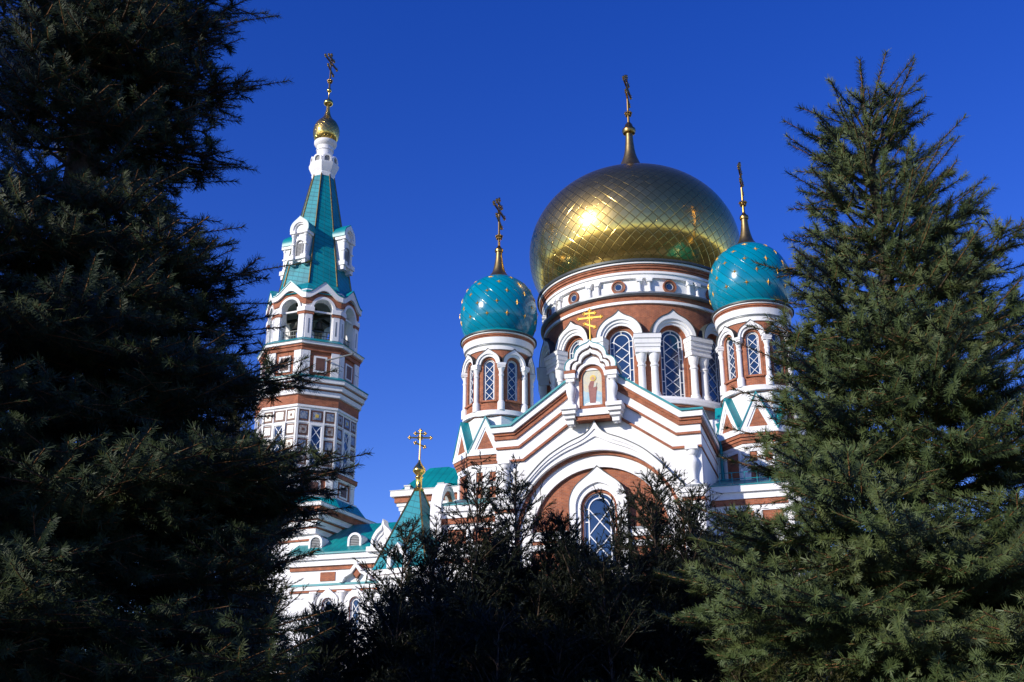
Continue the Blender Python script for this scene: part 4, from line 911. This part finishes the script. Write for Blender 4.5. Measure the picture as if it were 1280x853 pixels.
def spruce(loc, H, prof, seed, label, key='spruce', z0=.5, gap=.185, dens=1050, face=None, ln=.029, wd=.0027, group='spruce trees around the garden', extra=()):
    """prof: [(height, reach)]; face: azimuth towards the viewer, full detail on that side only"""
    rng = np.random.default_rng(seed); rnd = random.Random(seed)
    root = empty('spruce_tree', loc); tag(root, label, 'tree', group)
    trunk_mb(H, .016 * H + .03).build('trunk', root, smooth=True)
    hs_, rs_ = zip(*prof); S0 = []; S1 = []; SR = []; ST = []; W0 = []; W1 = []; WA = []; WB = []; Q0 = []; Q1 = []; QT = []
    def add(p, q_, t_, r_=.003): S0.append(p); S1.append(q_); ST.append(t_); SR.append(r_)
    def branch(zb, az, L, e0, e1, detail, tb):
        # zb: height at the trunk; e0/e1: slope at the start and at the tip
        ca, sa = math.cos(az), math.sin(az); N = max(4, int(L / .14)); pts = []; x = 0; z = zb; wob = rnd.uniform(-.12, .12)
        for i in range(N + 1):
            pts.append((x, z)); t = (i + .5) / N; e = e0 + (e1 - e0) * t ** 1.5; ds = L / N; x += ds * math.cos(e); z += ds * math.sin(e)
        P = [np.array([p[0] * ca - wob * p[0] ** 2 / max(L, .3) * sa * .6, p[0] * sa + wob * p[0] ** 2 / max(L, .3) * ca * .6, p[1]]) for p in pts]
        for i in range(N):
            W0.append(P[i]); W1.append(P[i + 1]); rr = .004 + .011 * L; WA.append(rr * (1 - i / N) + .003); WB.append(rr * (1 - (i + 1) / N) + .003)
            if i > N * .3: add(P[i], P[i + 1], tb)
        add(P[-1], P[-1] + (P[-1] - P[-2]) / np.linalg.norm(P[-1] - P[-2]) * rnd.uniform(.1, .24), tb + .1)
        up = np.array([0, 0, 1.])
        if L > .45:                              # older inner sprays round the branch
            for _ in range(int(L * 26)):
                i = rnd.randrange(0, max(1, int(N * .72))); p = P[i] + (P[i + 1] - P[i]) * rnd.random(); d = P[i + 1] - P[i]; d = d / np.linalg.norm(d)
                v = np.array([rnd.gauss(0, 1), rnd.gauss(0, 1), rnd.gauss(0, 1)]); v = d * .5 + v / np.linalg.norm(v); v /= np.linalg.norm(v)
                l = rnd.uniform(.12, .3); Q0.append(p); Q1.append(p + v * l); QT.append(min(1, max(0, tb + rnd.uniform(-.25, .1))))
        young = L < .5; s_ = (L * .45 if young else max(.12, L * .15)) + rnd.random() * .05
        while s_ < L * (.8 if young else .98):
            t = s_ / L; i = min(N - 1, int(t * N)); f = t * N - i; p = P[i] + (P[i + 1] - P[i]) * f; d = P[i + 1] - P[i]; d = d / np.linalg.norm(d); side = np.cross(d, up); side /= np.linalg.norm(side)
            ls0 = min(.62, (L - s_) * .62 + .09) * (min(1, t * 3.2) * .4 + .6)
            for sg in (-1, 1):
                ls = ls0 * rnd.uniform(.75, 1.15); a = rnd.uniform(.75, 1.05); up_ = rnd.uniform(-.18, .22)
                dd = d * math.cos(a) + side * sg * math.sin(a) + up * up_; dd /= np.linalg.norm(dd); m = p + dd * ls * .55; dd2 = dd + d * .25 + up * rnd.uniform(-.05, .18); dd2 /= np.linalg.norm(dd2); e = m + dd2 * ls * .45
                tt = min(1, max(0, tb + rnd.uniform(-.2, .2)))
                add(p, m, tt); add(m, e, tt + .08)
                if detail and ls > .15 and t > .22:
                    k = .07 + rnd.random() * .03
                    while k < ls * .95:
                        b = p + dd * k if k < ls * .55 else m + dd2 * (k - ls * .55); dx = dd if k < ls * .55 else dd2; s2 = np.cross(dx, up); s2 /= max(1e-6, np.linalg.norm(s2))
                        for g in (-1, 1):
                            l3 = min(.22, (ls - k) * .55 + .085) * rnd.uniform(.75, 1.25); d3 = dx * .62 + s2 * g * .75 + up * rnd.uniform(-.25, .35); d3 /= np.linalg.norm(d3); add(b, b + d3 * l3, min(1, max(0, tt + rnd.uniform(-.15, .2))), .003)
                        k += .115 if detail > 1 else .18
            if rnd.random() < .5 and detail:         # shoots that stand up from the branch
                l3 = rnd.uniform(.08, .2) * min(1, .4 + ls0 * 2); d3 = d * .6 + up * .8 + side * rnd.uniform(-.3, .3); d3 /= np.linalg.norm(d3); add(p, p + d3 * l3, min(1, tb + .1))
            s_ += .115 if detail > 1 else .18
    z = z0
    while z < H - .28:
        f = (H - z) / H; Rz = float(np.interp(z, hs_, rs_)); nb = 6; a0_ = rnd.uniform(0, 6.28)
        for j in range(nb + (3 if Rz > .4 else 1)):
            az = a0_ + 2 * math.pi * j / nb + rnd.uniform(-.22, .22); zb = z + rnd.uniform(-.05, .05); sc_ = rnd.uniform(.86, 1.06)
            if j >= nb: az = rnd.uniform(0, 6.28); zb = z + gap * .5; sc_ = rnd.uniform(.55, .85)
            near = 1 if face is None else math.cos(az - face)
            # young branches near the top rise steeply, old ones sag and lift at the tip
            e0 = 1.0 - 1.2 * min(1, (H - z) / 3.0); e0 = max(-.22, e0) + rnd.uniform(-.12, .12); e1 = e0 * .3 + .32 + rnd.uniform(-.1, .15)
            rise = Rz * (math.sin((e0 + e1) / 2)); Rb = float(np.interp(min(H - .1, zb + rise), hs_, rs_))
            L = max(.14, Rb * sc_ / max(.55, math.cos((e0 * .6 + e1 * .4))))
            L = min(L, (H - zb) * .46 + .1)
            branch(zb, az, L, e0, e1, 2 if near > -.25 else 1, .42 + rnd.uniform(-.22, .22))
        z += gap * (.55 + .45 * min(1, Rz / .9)) * rnd.uniform(.9, 1.1)
    for zb, az, L, e0, e1 in extra: branch(zb, az, L, e0, e1, 2, .4)
    top = np.array([0, 0, H]); add(np.array([0, 0, H - .5]), top - [0, 0, .2], .5, .006); add(top - [0, 0, .2], top + np.array([.01, 0, .16]), .55, .006)
    print(label, 'shoots', len(S0), 'length', sum(np.linalg.norm(np.array(S1) - np.array(S0), axis=1)))
    S0, S1, ST, SR = np.array(S0), np.array(S1), np.array(ST), np.array(SR)
    parts = [needles(rng, S0, S1, ST, dens, ln, wd, 1.12, key, .2, quad=wd < .005), sticks(S0, S1, SR, SR * .7, 'twig'), sticks(np.array(W0), np.array(W1), np.array(WA), np.array(WB), 'bark')]
    if Q0: parts.append(needles(rng, np.array(Q0), np.array(Q1), np.array(QT), 210 if wd < .005 else 160, ln * 1.15, .0058 if wd < .005 else wd * 1.2, 1.0, key, quad=False))
    tri_mesh('crown', root, parts)
    return root

def thuja(loc, H, Rb, seed, label, key='thuja', stems=12, dens=150, group='dark evergreen shrubs in front of the cathedral', wisp=1.0, ln=.036, top_az=None):
    rng = np.random.default_rng(seed); rnd = random.Random(seed)
    root = empty('evergreen_shrub', loc); tag(root, label, 'shrub', group)
    S0 = []; S1 = []; ST = []; W0 = []; W1 = []; WA = []
    mb = MB()
    for s in range(stems):
        az = 2 * math.pi * s / stems + rnd.uniform(-.3, .3); out = 0 if s == 0 else Rb * rnd.uniform(.3, .95); Hs = H * (1 if s == 0 else rnd.uniform(.7, .96)); N = 14; P = []
        ph = rnd.uniform(0, 6.28); 
        for i in range(N + 1):
            t = i / N; r = .06 + out * math.sin(min(1, t * 1.25) * math.pi / 2); P.append(np.array([r * math.cos(az) + .07 * math.sin(ph + t * 5), r * math.sin(az) + .07 * math.cos(ph + t * 4), Hs * t]))
        for i in range(N):
            mb.tube(P[i], P[i + 1], .04 * (1 - i / N) + .005, 'bark', 5, .04 * (1 - (i + 1) / N) + .004)
        z = .25
        while z < Hs:
            t = z / Hs; i = min(N - 1, int(t * N)); p = P[i] + (P[i + 1] - P[i]) * (t * N - i)
            for _ in range(3):
                a = rnd.uniform(0, 6.28); L = (Rb * .75 * (1 - t) ** .5 + .2) * rnd.uniform(.45, 1.25); el = rnd.uniform(.45, 1.0) + .25 * t
                d = np.array([math.cos(a) * math.cos(el), math.sin(a) * math.cos(el), math.sin(el)]); droop = rnd.uniform(.1, .6); M_ = max(3, int(L / .12)); c = p.copy(); pts = [c.copy()]
                for m in range(M_):
                    c = c + d * L / M_; d = d + np.array([0, 0, -droop / M_ * 1.3]); d /= np.linalg.norm(d); pts.append(c.copy())
                tb = rnd.random()
                for m in range(M_):
                    W0.append(pts[m]); W1.append(pts[m + 1]); WA.append(.007 * (1 - m / M_) + .0018)
                    dd = pts[m + 1] - pts[m]; dd /= np.linalg.norm(dd)
                    if m >= M_ * .55: S0.append(pts[m]); S1.append(pts[m + 1]); ST.append(tb)
                    for _k in range(5):
                        v = np.array([rnd.gauss(0, 1), rnd.gauss(0, 1), rnd.gauss(0, .6) + .25]); v /= np.linalg.norm(v); e = dd * .75 + v * .75; e /= np.linalg.norm(e); b = pts[m] + (pts[m + 1] - pts[m]) * rnd.random(); l = rnd.uniform(.07, .2) * (1 if t < .85 else .75)
                        S0.append(b); S1.append(b + e * l); ST.append(tb)
                        v2 = np.array([rnd.gauss(0, 1), rnd.gauss(0, 1), rnd.gauss(0, 1)]); e2 = e * .8 + v2 / np.linalg.norm(v2) * .6; b2 = b + e * l * .5; S0.append(b2); S1.append(b2 + e2 * l * .5); ST.append(tb)
            z += .09 + .04 * rnd.random()
    mb.build('stems', root, smooth=True)
    S0, S1, ST = np.array(S0), np.array(S1), np.array(ST); W0, W1, WA = np.array(W0), np.array(W1), np.array(WA)
    parts = [needles(rng, S0, S1, ST, dens, ln, .0075, .5, key, .2, quad=False), sticks(W0, W1, WA, WA * .8, 'bark')]
    tri_mesh('crown', root, parts)
    return root
FOC = 1400.
def at(px, py, Y):                               # where the line of sight through a photo pixel meets the depth Y
    u = (px - 640) / FOC; v = (426.5 - py) / FOC; c, s = math.cos(R(PITCH)), math.sin(R(PITCH)); a, b, cc = u, c - v * s, s + v * c
    return (Y * a / b, Y, 1.7 + Y * cc / b)

# the lit blue spruce on the right
K = .657
def near(prof, k=K): return [(1.7 + (z - 1.7) * k, r * k) for z, r in prof]
tp = at(1072, 75, 4.6)
spruce((tp[0], 4.6, 0), tp[2] - .16, near([(0, 2.1), (2.2, 1.85), (2.7, 1.66), (3.6, 1.12), (4.4, .83), (5.3, .54), (5.8, .40), (6.2, .28), (6.6, .17), (6.7, .1)]), 7,
       'sunlit blue spruce with a pointed leader, nearest on the right', 'spruce', face=R(-115), extra=[(1.7 + (z - 1.7) * K, a, L * K, e0, e1) for z, a, L, e0, e1 in [(5.0, .1, .85, .5, .75), (4.6, -.3, 1.0, .4, .7), (4.3, -.1, 1.2, .3, .6)]])
# the big shaded spruce on the left
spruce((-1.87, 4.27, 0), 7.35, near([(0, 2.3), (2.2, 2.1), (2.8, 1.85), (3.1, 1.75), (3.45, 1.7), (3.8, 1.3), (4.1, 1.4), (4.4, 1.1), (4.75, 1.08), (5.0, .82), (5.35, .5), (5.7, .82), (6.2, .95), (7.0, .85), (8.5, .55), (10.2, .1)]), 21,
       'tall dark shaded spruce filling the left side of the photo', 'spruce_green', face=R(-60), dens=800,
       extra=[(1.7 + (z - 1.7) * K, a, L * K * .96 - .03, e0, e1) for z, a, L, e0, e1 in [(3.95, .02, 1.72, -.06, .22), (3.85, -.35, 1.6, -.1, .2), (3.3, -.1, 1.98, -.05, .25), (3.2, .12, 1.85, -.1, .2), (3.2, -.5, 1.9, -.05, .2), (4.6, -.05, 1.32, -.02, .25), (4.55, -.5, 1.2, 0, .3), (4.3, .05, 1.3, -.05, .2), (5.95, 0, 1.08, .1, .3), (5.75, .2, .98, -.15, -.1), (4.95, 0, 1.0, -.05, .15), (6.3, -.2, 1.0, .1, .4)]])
# dark spruce showing behind it at the right edge
t3 = at(1330, 330, 12.5)
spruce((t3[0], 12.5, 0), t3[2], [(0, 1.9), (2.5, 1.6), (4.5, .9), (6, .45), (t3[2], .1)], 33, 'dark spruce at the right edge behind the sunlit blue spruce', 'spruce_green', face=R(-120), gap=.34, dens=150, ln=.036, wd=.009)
# unseen spruces, added left of view to cast shadow on the left spruce and shrubs
for x, y, h, s, lb in ((-5.6, 1.4, 7.2, 41, 'shortest, nearest to the tall dark spruce'), (-10.1, .2, 8.0, 42, 'farthest back, behind the camera'), (-8.3, 4.3, 8.5, 43, 'second tallest, level with the tall dark spruce'), (-9.6, 2.0, 9.0, 44, 'tallest, in the middle of the row')):
    spruce((x, y, 0), h, [(0, 2.3), (h * .3, 1.7), (h * .6, 1.0), (h, .08)], s, 'unseen spruce added at the left to cast shadow, ' + lb, 'spruce_green', face=R(200), gap=.42, dens=190, ln=.06, wd=.016)
# dark shrubs
def shrub(px, py, Y, Rb, seed, label, **kw):
    p = at(px, py, Y); return thuja((p[0], Y, 0), p[2] - .28, Rb, seed, label, **kw)
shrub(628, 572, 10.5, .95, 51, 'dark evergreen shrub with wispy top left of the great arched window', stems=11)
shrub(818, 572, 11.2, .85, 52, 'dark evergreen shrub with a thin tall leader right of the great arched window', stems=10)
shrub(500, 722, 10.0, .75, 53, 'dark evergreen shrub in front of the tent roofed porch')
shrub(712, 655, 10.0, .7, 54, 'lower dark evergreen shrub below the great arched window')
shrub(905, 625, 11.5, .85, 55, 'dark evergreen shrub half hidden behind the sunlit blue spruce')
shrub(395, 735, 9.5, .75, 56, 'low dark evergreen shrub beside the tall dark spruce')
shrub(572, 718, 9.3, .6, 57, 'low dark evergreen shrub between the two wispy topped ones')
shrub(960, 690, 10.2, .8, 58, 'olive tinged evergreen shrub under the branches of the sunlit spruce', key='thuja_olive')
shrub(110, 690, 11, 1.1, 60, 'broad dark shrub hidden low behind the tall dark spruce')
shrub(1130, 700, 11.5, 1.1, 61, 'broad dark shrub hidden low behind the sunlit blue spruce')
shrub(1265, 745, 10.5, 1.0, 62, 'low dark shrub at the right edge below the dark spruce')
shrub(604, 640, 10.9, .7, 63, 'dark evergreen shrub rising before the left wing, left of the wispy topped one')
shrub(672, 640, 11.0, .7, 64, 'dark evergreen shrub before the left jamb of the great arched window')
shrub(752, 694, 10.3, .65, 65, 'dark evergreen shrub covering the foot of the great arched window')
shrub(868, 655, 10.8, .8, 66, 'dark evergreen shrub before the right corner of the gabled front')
shrub(300, 470, 11.5, .75, 59, 'tall olive evergreen tree behind the dark spruce, before the tile panels of the bell tower', key='thuja_olive', stems=8)

# ------------------------------------------------------------------ the town woods all round (mirrored in the domes)
rng = np.random.default_rng(5); C0 = []; RR = []; HH = []
while len(C0) < 620:
    a = rng.uniform(0, 2 * math.pi); d = 75 + 500 * rng.random() ** 1.6; x, y = d * math.sin(a), d * math.cos(a)
    if y > 25 and abs(x) < y * .9 + 40 and y < 150: continue
    C0.append((x, y)); RR.append(rng.uniform(3, 6)); HH.append(rng.uniform(9, 17))
n = 240; V = []
for (x, y), r, h in zip(C0, RR, HH):
    p = rng.normal(size=(n, 3)); p /= np.linalg.norm(p, axis=1, keepdims=True); p *= (rng.random((n, 1)) ** .4)
    c = np.array([x, y, h * .55]) + p * np.array([r, r, h * .45]); t = rng.normal(size=(n, 3, 3)) * .5; V.append((c[:, None] + t).reshape(-1, 3))
V = np.concatenate(V)
wo = tri_mesh('far_woods', None, [(V, np.arange(len(V)).reshape(-1, 3), np.repeat(rng.random(len(V) // 3), 3), 'spruce_green')]); wo['kind'] = 'stuff'
wo['label'] = 'far off belt of dark town trees around the cathedral grounds'
